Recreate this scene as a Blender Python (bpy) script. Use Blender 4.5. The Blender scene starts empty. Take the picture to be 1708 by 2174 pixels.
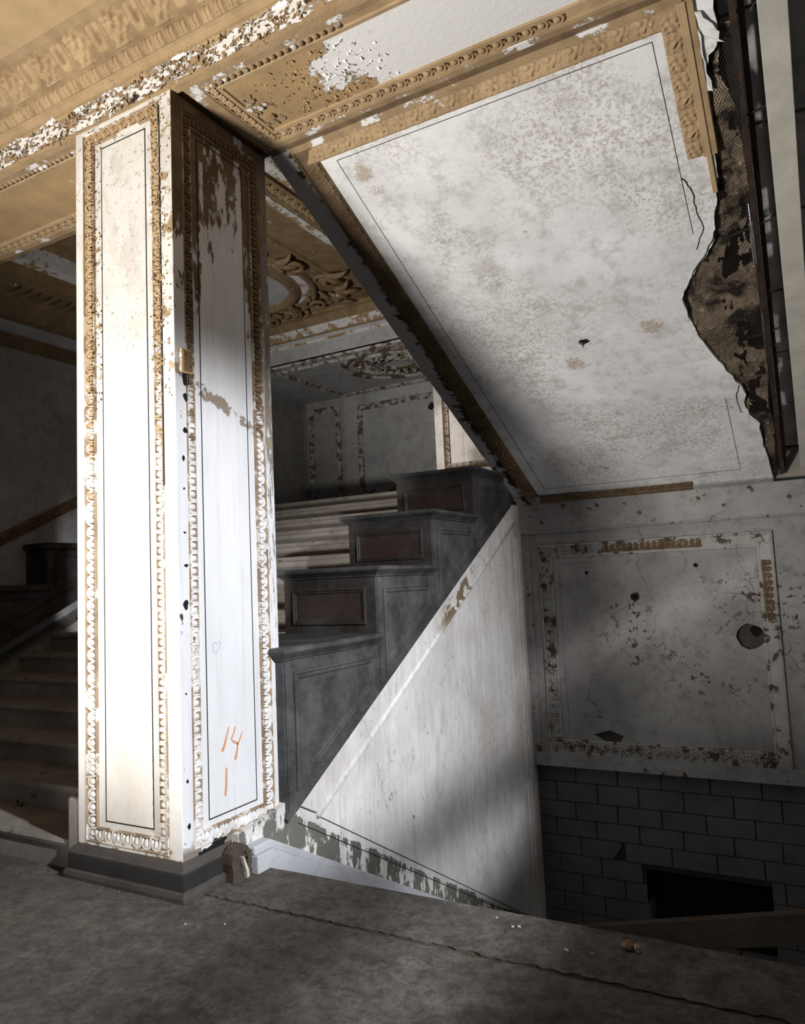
import bpy, bmesh, math, random
from mathutils import Vector, Matrix
from mathutils.geometry import delaunay_2d_cdt
random.seed(7)
scene = bpy.context.scene
COL = scene.collection

# ------------------------------------------------------------------ camera
YAW, PITCH, ROLL, FPX = 0.50407, 0.092862, -0.044986, 1571.8
def cam_axes():
    cy, sy, cp, sp, cr, sr = math.cos(YAW), math.sin(YAW), math.cos(PITCH), math.sin(PITCH), math.cos(ROLL), math.sin(ROLL)
    f = Vector((-sy*cp, cy*cp, sp)); rt = Vector((cy, sy, 0)); up = rt.cross(f)
    return rt*cr + up*sr, -rt*sr + up*cr, f
_r, _u, _f = cam_axes()
cam = bpy.data.cameras.new('camera'); camo = bpy.data.objects.new('camera', cam); COL.objects.link(camo)
camo.matrix_world = Matrix(((_r.x, _u.x, -_f.x, 0), (_r.y, _u.y, -_f.y, 0), (_r.z, _u.z, -_f.z, 1.5), (0, 0, 0, 1)))
cam.sensor_fit = 'VERTICAL'; cam.sensor_height = 36; cam.lens = 36*FPX/2174; cam.clip_start = 0.05
scene.camera = camo

# ------------------------------------------------------------------ world, lights, exposure
scene.view_settings.view_transform = 'Standard'; scene.view_settings.look = 'None'
scene.view_settings.gamma = 1; scene.view_settings.use_curve_mapping = False
scene.view_settings.exposure = 0.15
w = bpy.data.worlds.new('world'); scene.world = w; w.use_nodes = True
w.node_tree.nodes['Background'].inputs[0].default_value = (0.62, 0.66, 0.72, 1)
w.node_tree.nodes['Background'].inputs[1].default_value = 0.085

def aim(o, target):
    o.rotation_euler = (Vector(target) - o.location).to_track_quat('-Z', 'Y').to_euler()
def area_light(name, loc, target, sx, sy, power, color, spread=180):
    l = bpy.data.lights.new(name, 'AREA'); l.shape = 'RECTANGLE'; l.size = sx; l.size_y = sy; l.energy = power; l.color = color
    l.spread = math.radians(spread)
    o = bpy.data.objects.new(name, l); COL.objects.link(o); o.location = loc; aim(o, target); return o
def spot_light(name, loc, target, power, color, angle, blend, radius):
    l = bpy.data.lights.new(name, 'SPOT'); l.energy = power; l.color = color; l.spot_size = math.radians(angle); l.spot_blend = blend
    l.shadow_soft_size = radius
    o = bpy.data.objects.new(name, l); COL.objects.link(o); o.location = loc; aim(o, target); return o
# unseen low spot, added for sunlight bouncing off the floor onto the column front
spot_light('floor_bounce_spot', (-3.8, -1.3, 0.3), (-2.45, 3.3, 3.4), 1850, (1.0, 0.955, 0.89), 80, 0.9, 0.40)
# cool daylight from the window beside the stairwell; its frame and boards are built below
spot_light('window_daylight', (3.4, 1.2, 3.44), (-2.8, 3.75, 0.45), 2100, (0.885, 0.93, 1.0), 54, 1.0, 0.12)
spot_light('window_skylight', (3.4, 1.2, 3.44), (-1.6, 5.4, 0.9), 600, (1.0, 0.93, 0.92), 84, 0.5, 0.10)
# hidden narrow spot, added to brighten the landing pier alone
spot_light('pier_spot', (-5.6, 3.9, 4.6), (-3.75, 8.4, 3.2), 320, (1.0, 0.9, 0.82), 13, 0.2, 0.05)

# ------------------------------------------------------------------ mesh helpers
def xyz(f):                                   # wrap a plane mapping
    return f
def front(Y0):   return lambda a, b, h: Vector((a, Y0 - h, b))          # faces -Y ; a = X, b = Z
def side(X0):    return lambda a, b, h: Vector((X0 + h, a, b))          # faces +X ; a = Y, b = Z
def down(Z0):    return lambda a, b, h: Vector((a, b, Z0 - h))          # faces -Z ; a = X, b = Y
def upw(Z0):     return lambda a, b, h: Vector((a, b, Z0 + h))
TH = math.atan(0.47); CT, ST = math.cos(TH), math.sin(TH)
def soff(w0=0):  return lambda u, v, h: Vector((u, 3.56 + v*CT - (h + w0)*ST, 4.22 - v*ST - (h + w0)*CT))   # underside of the upper flight

class MB:
    def __init__(s): s.v = []; s.f = []; s.sm = []
    def add(s, vs, fs, smooth=False):
        k = len(s.v); s.v += [tuple(p) for p in vs]; s.f += [tuple(i + k for i in f) for f in fs]; s.sm += [smooth]*len(fs); return s
    def box(s, x0, x1, y0, y1, z0, z1):
        vs = [(x, y, z) for x in (x0, x1) for y in (y0, y1) for z in (z0, z1)]
        return s.add(vs, [(0, 1, 3, 2), (4, 6, 7, 5), (0, 4, 5, 1), (2, 3, 7, 6), (0, 2, 6, 4), (1, 5, 7, 3)])
    def sweep(s, prof, path, m3, closed=True, smooth=False, capped=True):
        # prof: (d, h) d = offset to the left of the path, h = out of plane
        n = len(path); rings = []
        for i in range(n):
            p = Vector(path[i])
            if closed: a, b = Vector(path[i-1]), Vector(path[(i+1) % n])
            else: a, b = Vector(path[max(i-1, 0)]), Vector(path[min(i+1, n-1)])
            d1 = (p - a).normalized() if (p - a).length > 1e-9 else (b - p).normalized()
            d2 = (b - p).normalized() if (b - p).length > 1e-9 else d1
            n1 = Vector((-d1.y, d1.x)); n2 = Vector((-d2.y, d2.x)); m = (n1 + n2)
            m = m / max(m.dot(n1), 0.2) if m.length > 1e-6 else n1
            rings.append([m3(p.x + m.x*d, p.y + m.y*d, h) for d, h in prof])
        k = len(prof); vs = [q for r in rings for q in r]; fs = []
        for i in range(n if closed else n - 1):
            j = (i + 1) % n
            for t in range(k - 1): fs.append((i*k + t, j*k + t, j*k + t + 1, i*k + t + 1))
        if not closed and capped: fs += [tuple(range(k)), tuple((n-1)*k + t for t in range(k))]
        return s.add(vs, fs, smooth)
    def plate(s, outline, holes, m3, h0, h1):
        pts = []; edges = []
        for loop in [outline] + list(holes):
            k = len(pts); pts += [Vector(p) for p in loop]; edges += [(k + i, k + (i + 1) % len(loop)) for i in range(len(loop))]
        ov, oe, of, *_ = delaunay_2d_cdt(pts, edges, [], 1, 1e-6)
        def inside(p, L):
            c = False; j = len(L) - 1
            for i in range(len(L)):
                if (L[i][1] > p[1]) != (L[j][1] > p[1]) and p[0] < (L[j][0]-L[i][0])*(p[1]-L[i][1])/(L[j][1]-L[i][1]) + L[i][0]: c = not c
                j = i
            return c
        keep = []
        for f in of:
            c = sum((ov[i] for i in f), Vector((0, 0)))/len(f)
            if inside(c, outline) and not any(inside(c, h) for h in holes): keep.append(f)
        n = len(ov); vs = [m3(p.x, p.y, h1) for p in ov] + [m3(p.x, p.y, h0) for p in ov]
        fs = [tuple(f) for f in keep] + [tuple(i + n for i in reversed(f)) for f in keep]
        from collections import Counter
        cnt = Counter(); dirn = {}
        for f in keep:
            for i in range(len(f)):
                e = (f[i], f[(i+1) % len(f)]); cnt[tuple(sorted(e))] += 1; dirn[tuple(sorted(e))] = e
        for e, c in cnt.items():
            if c == 1: a, b = dirn[e]; fs.append((b, a, a + n, b + n))
        return s.add(vs, fs)
    def tube(s, pts, r, seg=8, cap=True, squash=1.0):
        pts = [Vector(p) for p in pts]; rings = []; R = r if isinstance(r, (list, tuple)) else [r]*len(pts)
        for i, p in enumerate(pts):
            t = (pts[min(i+1, len(pts)-1)] - pts[max(i-1, 0)]).normalized()
            a = t.cross(Vector((0, 0, 1)));  a = a.normalized() if a.length > 1e-3 else Vector((1, 0, 0)); b = t.cross(a)
            rings.append([p + (a*math.cos(q*2*math.pi/seg) + b*math.sin(q*2*math.pi/seg)*squash)*R[i] for q in range(seg)])
        vs = [q for r_ in rings for q in r_]; fs = []
        for i in range(len(pts) - 1):
            for q in range(seg): fs.append((i*seg + q, i*seg + (q+1) % seg, (i+1)*seg + (q+1) % seg, (i+1)*seg + q))
        if cap: fs += [tuple(range(seg)), tuple((len(pts)-1)*seg + q for q in range(seg))]
        return s.add(vs, fs, True)
    def beam(s, p0, p1, w_, h_, up=(0, 0, 1)):
        p0, p1 = Vector(p0), Vector(p1); t = (p1 - p0).normalized(); a = t.cross(Vector(up)).normalized(); b = a.cross(t)
        vs = [p + a*sa*w_/2 + b*sb*h_/2 for p in (p0, p1) for sa in (-1, 1) for sb in (-1, 1)]
        return s.add(vs, [(0, 1, 3, 2), (4, 6, 7, 5), (0, 4, 5, 1), (2, 3, 7, 6), (0, 2, 6, 4), (1, 5, 7, 3)])
    def mesh(s, name, mat=None, bevel=0, recalc=True):
        me = bpy.data.meshes.new(name); me.from_pydata(s.v, [], s.f)
        if recalc or bevel:
            bm = bmesh.new(); bm.from_mesh(me)
            bmesh.ops.remove_doubles(bm, verts=bm.verts, dist=1e-6) if bevel else None
            bmesh.ops.recalc_face_normals(bm, faces=bm.faces)
            if bevel:
                es = [e for e in bm.edges if len(e.link_faces) == 2 and e.calc_face_angle(0) > 0.5]
                bmesh.ops.bevel(bm, geom=es, offset=bevel, segments=2, affect='EDGES', profile=0.5)
            bm.to_mesh(me); bm.free()
        if any(s.sm) and not bevel and len(s.sm) == len(me.polygons): me.polygons.foreach_set('use_smooth', s.sm)
        if mat: me.materials.append(mat)
        return me
    def build(s, name, mat, parent=None, bevel=0, **props):
        return link(name, s.mesh(name, mat, bevel), parent, **props)

def link(name, data, parent=None, basis=None, **props):
    o = bpy.data.objects.new(name, data); COL.objects.link(o)
    if basis is not None: o.matrix_basis = basis
    if parent is not None:
        o.parent = parent
        if parent.parent is None and parent.location.length: o.matrix_parent_inverse = Matrix.Translation(-parent.location)
    for k, v in props.items(): o[k] = v
    return o
def thing(name, label, category, loc, group=None):
    o = link(name, None); o.location = loc; o.empty_display_size = 0.1; o['label'] = label; o['category'] = category; o['kind'] = 'thing'
    if group: o['group'] = group
    return o
def struct(name, loc=(0, 0, 0), label=None):
    o = link(name, None); o.location = loc; o['kind'] = 'structure'
    if label: o['label'] = label
    return o
def rect(x0, x1, y0, y1): return [(x0, y0), (x1, y0), (x1, y1), (x0, y1)]     # counter-clockwise: left of the path is inside
def jag(pts, n, amp, rnd=random):
    out = []
    for i in range(len(pts) - 1):
        a, b = Vector(pts[i]), Vector(pts[i+1]); d = (b - a); nn = Vector((-d.y, d.x)).normalized()
        for k in range(n): out.append(tuple(a + d*(k/n) + (nn*rnd.uniform(-amp, amp) if k or i else Vector((0, 0)))))
    out.append(tuple(pts[-1])); return out
def blob(c, rx, ry, n, jit, rnd=random):
    return [(c[0] + rx*math.cos(2*math.pi*i/n)*(1 + rnd.uniform(-jit, jit)), c[1] + ry*math.sin(2*math.pi*i/n)*(1 + rnd.uniform(-jit, jit))) for i in range(n)]

# ------------------------------------------------------------------ material helpers
class G:
    def __init__(s, name):
        s.m = bpy.data.materials.new(name); s.m.use_nodes = True; s.t = s.m.node_tree; s.n = s.t.nodes
        s.bsdf = s.n['Principled BSDF']; s.bsdf.inputs['Roughness'].default_value = 0.85
        s.bsdf.inputs['Specular IOR Level'].default_value = 0.25
        geo = s.n.new('ShaderNodeNewGeometry'); s.pos = geo.outputs['Position']; s.nrm = geo.outputs['Normal']
        sep = s.n.new('ShaderNodeSeparateXYZ'); s.t.links.new(s.pos, sep.inputs[0]); s.x, s.y, s.z = sep.outputs
    def _in(s, sock, v):
        if isinstance(v, bpy.types.NodeSocket): s.t.links.new(v, sock)
        elif isinstance(v, (tuple, list)): sock.default_value = tuple(v) + (1,)*(len(sock.default_value) - len(v))
        else: sock.default_value = v
    def op(s, o, a, b=0.0, c=0.0):
        n = s.n.new('ShaderNodeMath'); n.operation = o; s._in(n.inputs[0], a); s._in(n.inputs[1], b); s._in(n.inputs[2], c); return n.outputs[0]
    def add(s, a, b): return s.op('ADD', a, b)
    def sub(s, a, b): return s.op('SUBTRACT', a, b)
    def mul(s, a, b): return s.op('MULTIPLY', a, b)
    def mx(s, a, b): return s.op('MAXIMUM', a, b)
    def mn(s, a, b): return s.op('MINIMUM', a, b)
    def scaled(s, x, y, z, off=(0, 0, 0)):
        n = s.n.new('ShaderNodeMapping'); s.t.links.new(s.pos, n.inputs[0]); n.inputs['Scale'].default_value = (x, y, z); n.inputs['Location'].default_value = off; return n.outputs[0]
    def noise(s, scale, detail=5, rough=0.6, vec=None, dist=0.0, off=None):
        n = s.n.new('ShaderNodeTexNoise'); s.t.links.new(vec or (s.scaled(1, 1, 1, off) if off else s.pos), n.inputs['Vector'])
        n.inputs['Scale'].default_value = scale; n.inputs['Detail'].default_value = detail; n.inputs['Roughness'].default_value = rough; n.inputs['Distortion'].default_value = dist
        return n.outputs[0]
    def vor(s, scale, vec=None, feature='DISTANCE_TO_EDGE'):
        n = s.n.new('ShaderNodeTexVoronoi'); n.feature = feature; s.t.links.new(vec or s.pos, n.inputs['Vector']); n.inputs['Scale'].default_value = scale; return n.outputs[0]
    def cracks(s, scale, width):
        nz = s.n.new('ShaderNodeTexNoise'); s.t.links.new(s.pos, nz.inputs['Vector']); nz.inputs['Scale'].default_value = scale*2.2; nz.inputs['Detail'].default_value = 5
        mv = s.n.new('ShaderNodeVectorMath'); mv.operation = 'MULTIPLY_ADD'; s.t.links.new(nz.outputs[1], mv.inputs[0]); mv.inputs[1].default_value = (0.45/scale,)*3; s.t.links.new(s.pos, mv.inputs[2])
        return s.map(s.vor(scale, mv.outputs[0]), 0, width, 1, 0)
    def map(s, v, a, b, c=0.0, d=1.0):
        n = s.n.new('ShaderNodeMapRange'); s._in(n.inputs[0], v); n.inputs[1].default_value = a; n.inputs[2].default_value = b; n.inputs[3].default_value = c; n.inputs[4].default_value = d; return n.outputs[0]
    def mix(s, f, a, b):
        n = s.n.new('ShaderNodeMix'); n.data_type = 'RGBA'; s._in(n.inputs[0], f); s._in(n.inputs[6], a); s._in(n.inputs[7], b); return n.outputs[2]
    def peel(s, bias, scale=3.0, sharp=0.012, detail=9, rough=0.68, vec=None, off=None):     # 1 where the paint is gone
        n = s.noise(scale, detail, rough, vec, off=off)
        return s.map(s.add(n, bias), 0.5 - sharp, 0.5 + sharp)
    def band(s, v, a, b, soft):     # 1 between a and b
        return s.mul(s.map(v, a - soft, a + soft), s.map(v, b - soft, b + soft, 1, 0))
    def out(s, color, height=None, dist=0.004, strength=0.6, rough=None, metal=None):
        s._in(s.bsdf.inputs['Base Color'], color)
        if rough is not None: s._in(s.bsdf.inputs['Roughness'], rough)
        if metal is not None: s._in(s.bsdf.inputs['Metallic'], metal)
        if height is not None:
            b = s.n.new('ShaderNodeBump'); b.inputs['Distance'].default_value = dist; b.inputs['Strength'].default_value = strength
            s._in(b.inputs['Height'], height); s.t.links.new(b.outputs[0], s.bsdf.inputs['Normal'])
        return s.m
WHITE = (0.80, 0.785, 0.76); OFFW = (0.62, 0.60, 0.57); TAN = (0.40, 0.282, 0.160); TAN2 = (0.30, 0.205, 0.112); BROWN = (0.105, 0.066, 0.036); DIRT = (0.05, 0.035, 0.022); GREY = (0.30, 0.30, 0.30)

def m_column_front():
    g = G('column_front_paint')
    up = g.map(g.z, 2.55, 2.95)                                   # the repainted lower part is clean
    base = g.mix(g.map(g.noise(2.2), .35, .7), WHITE, (0.70, 0.66, 0.60))
    base = g.mix(g.mul(up, .55), base, (0.60, 0.585, 0.56))
    grime = g.map(g.noise(1.0, 4, .6, g.scaled(5, 5, .8)), .5, .75, 0, .30)
    base = g.mix(g.mul(grime, g.map(g.z, .2, 1.6, 1, .15)), base, (0.42, 0.33, 0.24))
    spk = g.mul(g.peel(-.10, 26, .02, 6, .8), g.map(g.noise(1.4, 3), .40, .62))
    base = g.mix(g.mul(spk, up), base, (0.36, 0.27, 0.18))
    gr = g.mul(g.peel(-.03, 3.3, .05, 9, .75, g.scaled(1.6, 1, .7)), up)
    base = g.mix(g.mul(gr, .55), base, (0.50, 0.47, 0.43))
    # flaked strips beside the mouldings
    strip = g.mx(g.band(g.x, -3.56, -3.40, .02), g.band(g.x, -3.00, -2.80, .02))
    fl = g.peel(g.sub(g.mul(strip, g.map(g.z, 2.2, 3.6, .05, .10)), .16), 5.5, .012, 9, .72)
    base = g.mix(g.mul(fl, g.map(g.z, 2.45, 2.75)), base, g.mix(g.noise(9), TAN, TAN2))
    low = g.peel(g.map(g.z, .14, .30, .12, -.35), 9, .02)
    base = g.mix(low, base, (0.30, 0.21, 0.12))
    return g.out(base, g.sub(g.mul(g.noise(40, 3), .3), g.mx(fl, spk)), .003, .5)
def m_column_side():
    g = G('column_side_paint')
    base = g.mix(g.map(g.noise(2.0, 4, .6, g.scaled(2, 2, .5)), .3, .7), (0.72, 0.725, 0.735), (0.60, 0.605, 0.615))
    streak = g.map(g.noise(3, 5, .65, g.scaled(7, 7, .5)), .52, .72, 0, .35); base = g.mix(streak, base, (0.42, 0.41, 0.38))
    bias = g.add(g.map(g.z, 2.3, 4.1, -.34, .045), g.mul(g.mx(g.band(g.y, 2.70, 2.97, .02), g.band(g.y, 3.33, 3.6, .02)), g.map(g.z, 2.6, 3.2, 0, .16)))
    pl = g.peel(bias, 3.2, .015, 10, .72, g.scaled(2.4, 2.4, .9))
    lz = g.add(g.add(g.z, g.mul(g.y, .38)), g.mul(g.sub(g.noise(5, 6, .7), .5), .22))                               # bare streak running down to the far edge
    patch = g.mul(g.band(lz, 3.685, 3.745, .008), g.peel(.03, 6, .015, 9, .7, None, (3, 1, 2)))
    pl = g.mx(pl, patch)
    edge = g.mul(g.band(g.y, 3.47, 3.6, .008), g.peel(g.map(g.z, .6, 2.7, -.16, .05), 7, .03, 10, .8, g.scaled(5, 5, 1)))
    pl2 = g.mx(edge, g.mul(g.map(g.z, .20, .26, 1, 0), g.peel(.0, 7, .02)))
    base = g.mix(pl, base, g.mix(g.map(g.noise(5), .35, .65), BROWN, (.20, .145, .09)))
    base = g.mix(patch, base, (.27, .225, .165))
    base = g.mix(pl2, base, (0.20, 0.17, 0.14))
    pits = g.mul(g.band(g.y, 2.755, 2.835, .006), g.peel(-.17, 14, .015, 4, .6, g.scaled(1, 1, .8)))
    base = g.mix(pits, base, DIRT)
    return g.out(base, g.sub(g.mul(g.noise(40, 3), .3), g.mx(pl, g.mx(pl2, pits))), .004, .6)
def m_ornament(name, c1, c2, flake, fcol=WHITE, fs=9, zgrad=None):
    g = G(name); c = g.mix(g.map(g.noise(7, 6), .35, .68), c1, c2)
    b = flake if zgrad is None else g.map(g.z, *zgrad)
    p = g.peel(b, fs, .015, 9, .7); c = g.mix(p, c, fcol)
    return g.out(c, g.add(g.mul(g.noise(60, 4), .5), p), .003, .6)
def m_beam_front():
    g = G('beam_front_paint'); c = g.mix(g.map(g.noise(6, 6), .35, .7), TAN, TAN2)
    fasc = g.band(g.z, 4.235, 4.37, .02)
    p = g.peel(g.sub(g.mul(fasc, .16), .13), 5, .012, 10, .72, g.scaled(.8, 1, 2.0)); c = g.mix(p, c, WHITE)
    d = g.mul(g.mul(fasc, g.peel(-.09, 11, .02, 8, .75)), 1.0); c = g.mix(d, c, DIRT)
    return g.out(c, g.sub(g.add(g.mul(g.noise(45, 5), .6), g.mul(g.noise(9, 6), 1.0)), g.mul(p, .8)), .010, .8)
def m_beam_soffit():
    g = G('beam_soffit_paint'); c = g.mix(g.map(g.noise(4, 6), .35, .7), (.42, .28, .14), TAN2)
    far = g.map(g.x, -2.25, -1.72, -.13, .22)
    cen = g.band(g.y, 2.98, 3.33, .06)
    p = g.peel(g.add(g.sub(far, .10), g.mul(cen, .09)), 2.2, .010, 10, .68, None, (1.3, .2, 0)); c = g.mix(p, c, (.74, .73, .72))
    return g.out(c, g.sub(g.mul(g.noise(30, 6, .7), .8), p), .006, .7)
def m_soffit():
    g = G('sloping_soffit_plaster')
    c = g.mix(g.map(g.noise(1.6, 6, .65), .35, .70), (.83, .83, .84), (.62, .62, .625))
    cl = g.map(g.noise(1.1, 4, .6, None, 0, (4, 2, 1)), .44, .60)
    sp = g.mul(g.peel(-.045, 36, .03, 5, .85), cl); c = g.mix(g.mul(sp, .6), c, (.34, .25, .17))
    gm = g.mul(g.peel(-.06, 5.5, .07, 8, .8, None, (1, 7, 3)), .5); c = g.mix(gm, c, (.34, .32, .30))
    st = g.peel(-.155, 2.1, .02, 12, .78, None, (7, 3, 5)); c = g.mix(g.mul(st, g.peel(.03, 40, .05, 4, .8)), c, (.30, .20, .11))
    # scrubbed brown patches where the paint wore through
    wear = None
    for (px, py, pz, r) in [(-0.88, 5.551, 3.284, 0.16), (-1.533, 5.79, 3.172, 0.15), (-2.302, 3.853, 4.083, 0.11), (-2.306, 3.969, 4.028, 0.1)]:
        dn = g.n.new('ShaderNodeVectorMath'); dn.operation = 'DISTANCE'; g.t.links.new(g.pos, dn.inputs[0]); dn.inputs[1].default_value = (px, py, pz)
        f = g.map(dn.outputs['Value'], r*.2, r*1.25, .10, -.20); wear = f if wear is None else g.mx(wear, f)
    wm = g.mul(g.peel(g.sub(wear, .02), 7, .03, 9, .8, None, (3, 9, 2)), g.peel(.06, 55, .06, 3, .7)); c = g.mix(g.mul(wm, .75), c, (.36, .275, .19))
    return g.out(c, g.sub(g.mul(g.noise(50, 4), .25), g.mul(sp, .6)), .003, .5)
def m_strip():
    g = G('soffit_edge_paint')
    c = g.mix(g.map(g.noise(2, 5), .35, .7), (.66, .66, .66), (.52, .52, .53))
    inn = g.map(g.x, -2.74, -2.63, -.10, .10)
    p = g.peel(g.add(g.add(inn, -.075), g.map(g.y, 4.6, 6.4, 0, .10)), 4.5, .012, 10, .72); c = g.mix(p, c, g.mix(g.noise(8), BROWN, DIRT))
    return g.out(c, g.sub(g.mul(g.noise(40), .3), p), .004, .6)
def m_greywall(name, c1, c2, fl=-.17, crack=1.0, fcol=BROWN, specks=None):
    g = G(name); c = g.mix(g.map(g.noise(1.7, 6, .62), .35, .68), c1, c2)
    gr = g.peel(-.07, 7, .08, 8, .78); c = g.mix(g.mul(gr, .45), c, tuple(v*.45 for v in c2))
    p = g.peel(fl, 9, .014, 8, .62)
    if specks: p = g.mx(p, g.mul(g.mul(g.peel(-.10, 20, .016, 4, .6), g.map(g.noise(1.3, 3, .5, None, 0, specks), .42, .60)), g.mul(g.map(g.x, -2.2, -1.7), g.band(g.z, .25, 1.45, .15))))
    c = g.mix(p, c, g.mix(g.noise(12), fcol, (.10, .072, .048)))
    k = g.cracks(1.6, .006); kk = g.mul(k, g.map(g.noise(1.5, 3), .52, .6)); kk = g.mul(kk, crack); c = g.mix(g.mul(kk, .8), c, DIRT)
    return g.out(c, g.sub(g.mul(g.noise(35, 5), .5), g.add(p, kk)), .004, .6)
def m_sidewall():
    g = G('stair_side_plaster'); c = g.mix(g.map(g.noise(2, 5), .35, .7), (.82, .815, .79), (.66, .645, .62))
    st = g.map(g.noise(2.0, 8, .72, g.scaled(6, 6, 1.0)), .46, .74, 0, .55); c = g.mix(st, c, (.36, .32, .28)); bl = g.map(g.noise(1.1, 5, .6, None, 0, (3, 3, 8)), .45, .68, 0, .6); c = g.mix(bl, c, (.42, .385, .35))
    fine = g.peel(-.12, 14, .03, 6, .75, g.scaled(2, 2, .7)); c = g.mix(g.mul(fine, .6), c, (.22, .19, .16))
    # flaking dado below the two scored lines
    hgt = g.sub(g.z, g.add(g.mul(g.y, -.555), 2.14))
    dado = g.map(hgt, .0, .05, .03, -.30)
    p = g.peel(dado, 5.0, .014, 10, .72, g.scaled(1.6, 1.6, .8)); c = g.mix(p, c, g.mix(g.noise(4), (.16, .155, .15), (.12, .125, .09)))
    on_band = g.band(g.sub(g.z, g.add(g.mul(g.y, .536), -1.734)), -.21, -.04, .015)
    bp = g.mul(g.mul(on_band, g.band(g.y, 5.6, 6.3, .12)), g.peel(.015, 6, .015, 9, .7)); c = g.mix(bp, c, (.20, .145, .085))
    k = g.cracks(1.5, .006); c = g.mix(g.mul(g.mul(k, g.map(g.noise(2), .5, .6)), .7), c, DIRT)
    return g.out(c, g.sub(g.mul(g.noise(30, 5), .5), p), .004, .6)
def m_wood(name, c1, c2, scuff=.0, scol=(.17, .175, .185)):
    g = G(name); gr = g.noise(4, 6, .65, g.scaled(3, 3, 18)); c = g.mix(g.map(gr, .3, .7), c1, c2)
    s1 = g.map(g.noise(3.0, 6, .72), .42, .72, 0, .75); c = g.mix(g.mul(s1, scuff), c, scol)
    s2 = g.peel(-.17, 20, .02, 6, .8, g.scaled(1, 1.0, 3)); c = g.mix(g.mul(s2, scuff), c, tuple(min(1, v*2.2) for v in scol))
    return g.out(c, g.mul(g.noise(30, 5, .6, g.scaled(1, 1, 5)), 1), .002, .5, g.map(g.noise(5), .3, .7, .5, .8))
def m_marble(name, c1, c2, dirt=-.13, sc=3):
    g = G(name); c = g.mix(g.map(g.noise(3, 6, .6), .35, .7), c1, c2); v = g.map(g.op('ABSOLUTE', g.sub(g.noise(2.2, 6, .6, None, 1.5), .5)), 0, .05, .25, 0)
    c = g.mix(v, c, tuple(q*.6 for q in c2)); p = g.peel(dirt, 6, .02, 9, .75, g.scaled(1, 1, 1.6)); c = g.mix(p, c, (.035, .028, .022))
    return g.out(c, g.mul(g.noise(25, 5), .6), .003, .4, .65)
def m_floor():
    g = G('dusty_concrete'); c = g.mix(g.map(g.noise(1.5, 8, .7), .33, .68), (.165, .156, .142), (.088, .082, .074))
    f2 = g.map(g.noise(12, 6, .75), .44, .62, 0, .65); c = g.mix(f2, c, (.042, .039, .035)); f3 = g.map(g.noise(5, 8, .8, None, 0, (5, 1, 0)), .50, .64, 0, .75); c = g.mix(f3, c, (.225, .213, .195)); f4 = g.map(g.noise(34, 4, .7), .50, .62, 0, .5); c = g.mix(f4, c, (.05, .047, .042))
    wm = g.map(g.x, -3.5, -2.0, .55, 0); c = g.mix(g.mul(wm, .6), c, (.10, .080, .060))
    dots = g.peel(-.245, 60, .01, 2, .5); c = g.mix(dots, c, (.30, .29, .27))
    return g.out(c, g.add(g.noise(18, 9, .8), g.mul(g.noise(110, 3), .35)), .010, .9)
def m_block():
    g = G('concrete_block'); c = g.mix(g.map(g.noise(3, 6), .35, .7), (.155, .150, .152), (.10, .097, .096)); c = g.mix(g.peel(-.26, 9, .02), c, (.35, .34, .32))
    return g.out(c, g.noise(60, 5, .7), .004, .7)
def m_plain(name, c1, c2, sc=8, bump=.003, rough=.85, metal=0.0, bs=30):
    g = G(name); c = g.mix(g.map(g.noise(sc, 6, .65), .35, .7), c1, c2); return g.out(c, g.noise(bs, 5, .7), bump, .6, rough, metal)
def m_metal_lath():
    return m_plain('rusted_lath_wire', (.10, .075, .06), (.035, .027, .022), 12, .001, .6, .4)
def m_keys():
    g = G('plaster_keys'); c = g.mix(g.map(g.noise(5, 6), .35, .7), (.42, .33, .23), (.25, .20, .15)); d = g.peel(-.045, 3.6, .05, 7, .65, None, (2, 5, 1)); c = g.mix(d, c, (.012, .010, .008))
    return g.out(c, g.noise(45, 5, .7), .01, .9)

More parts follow.
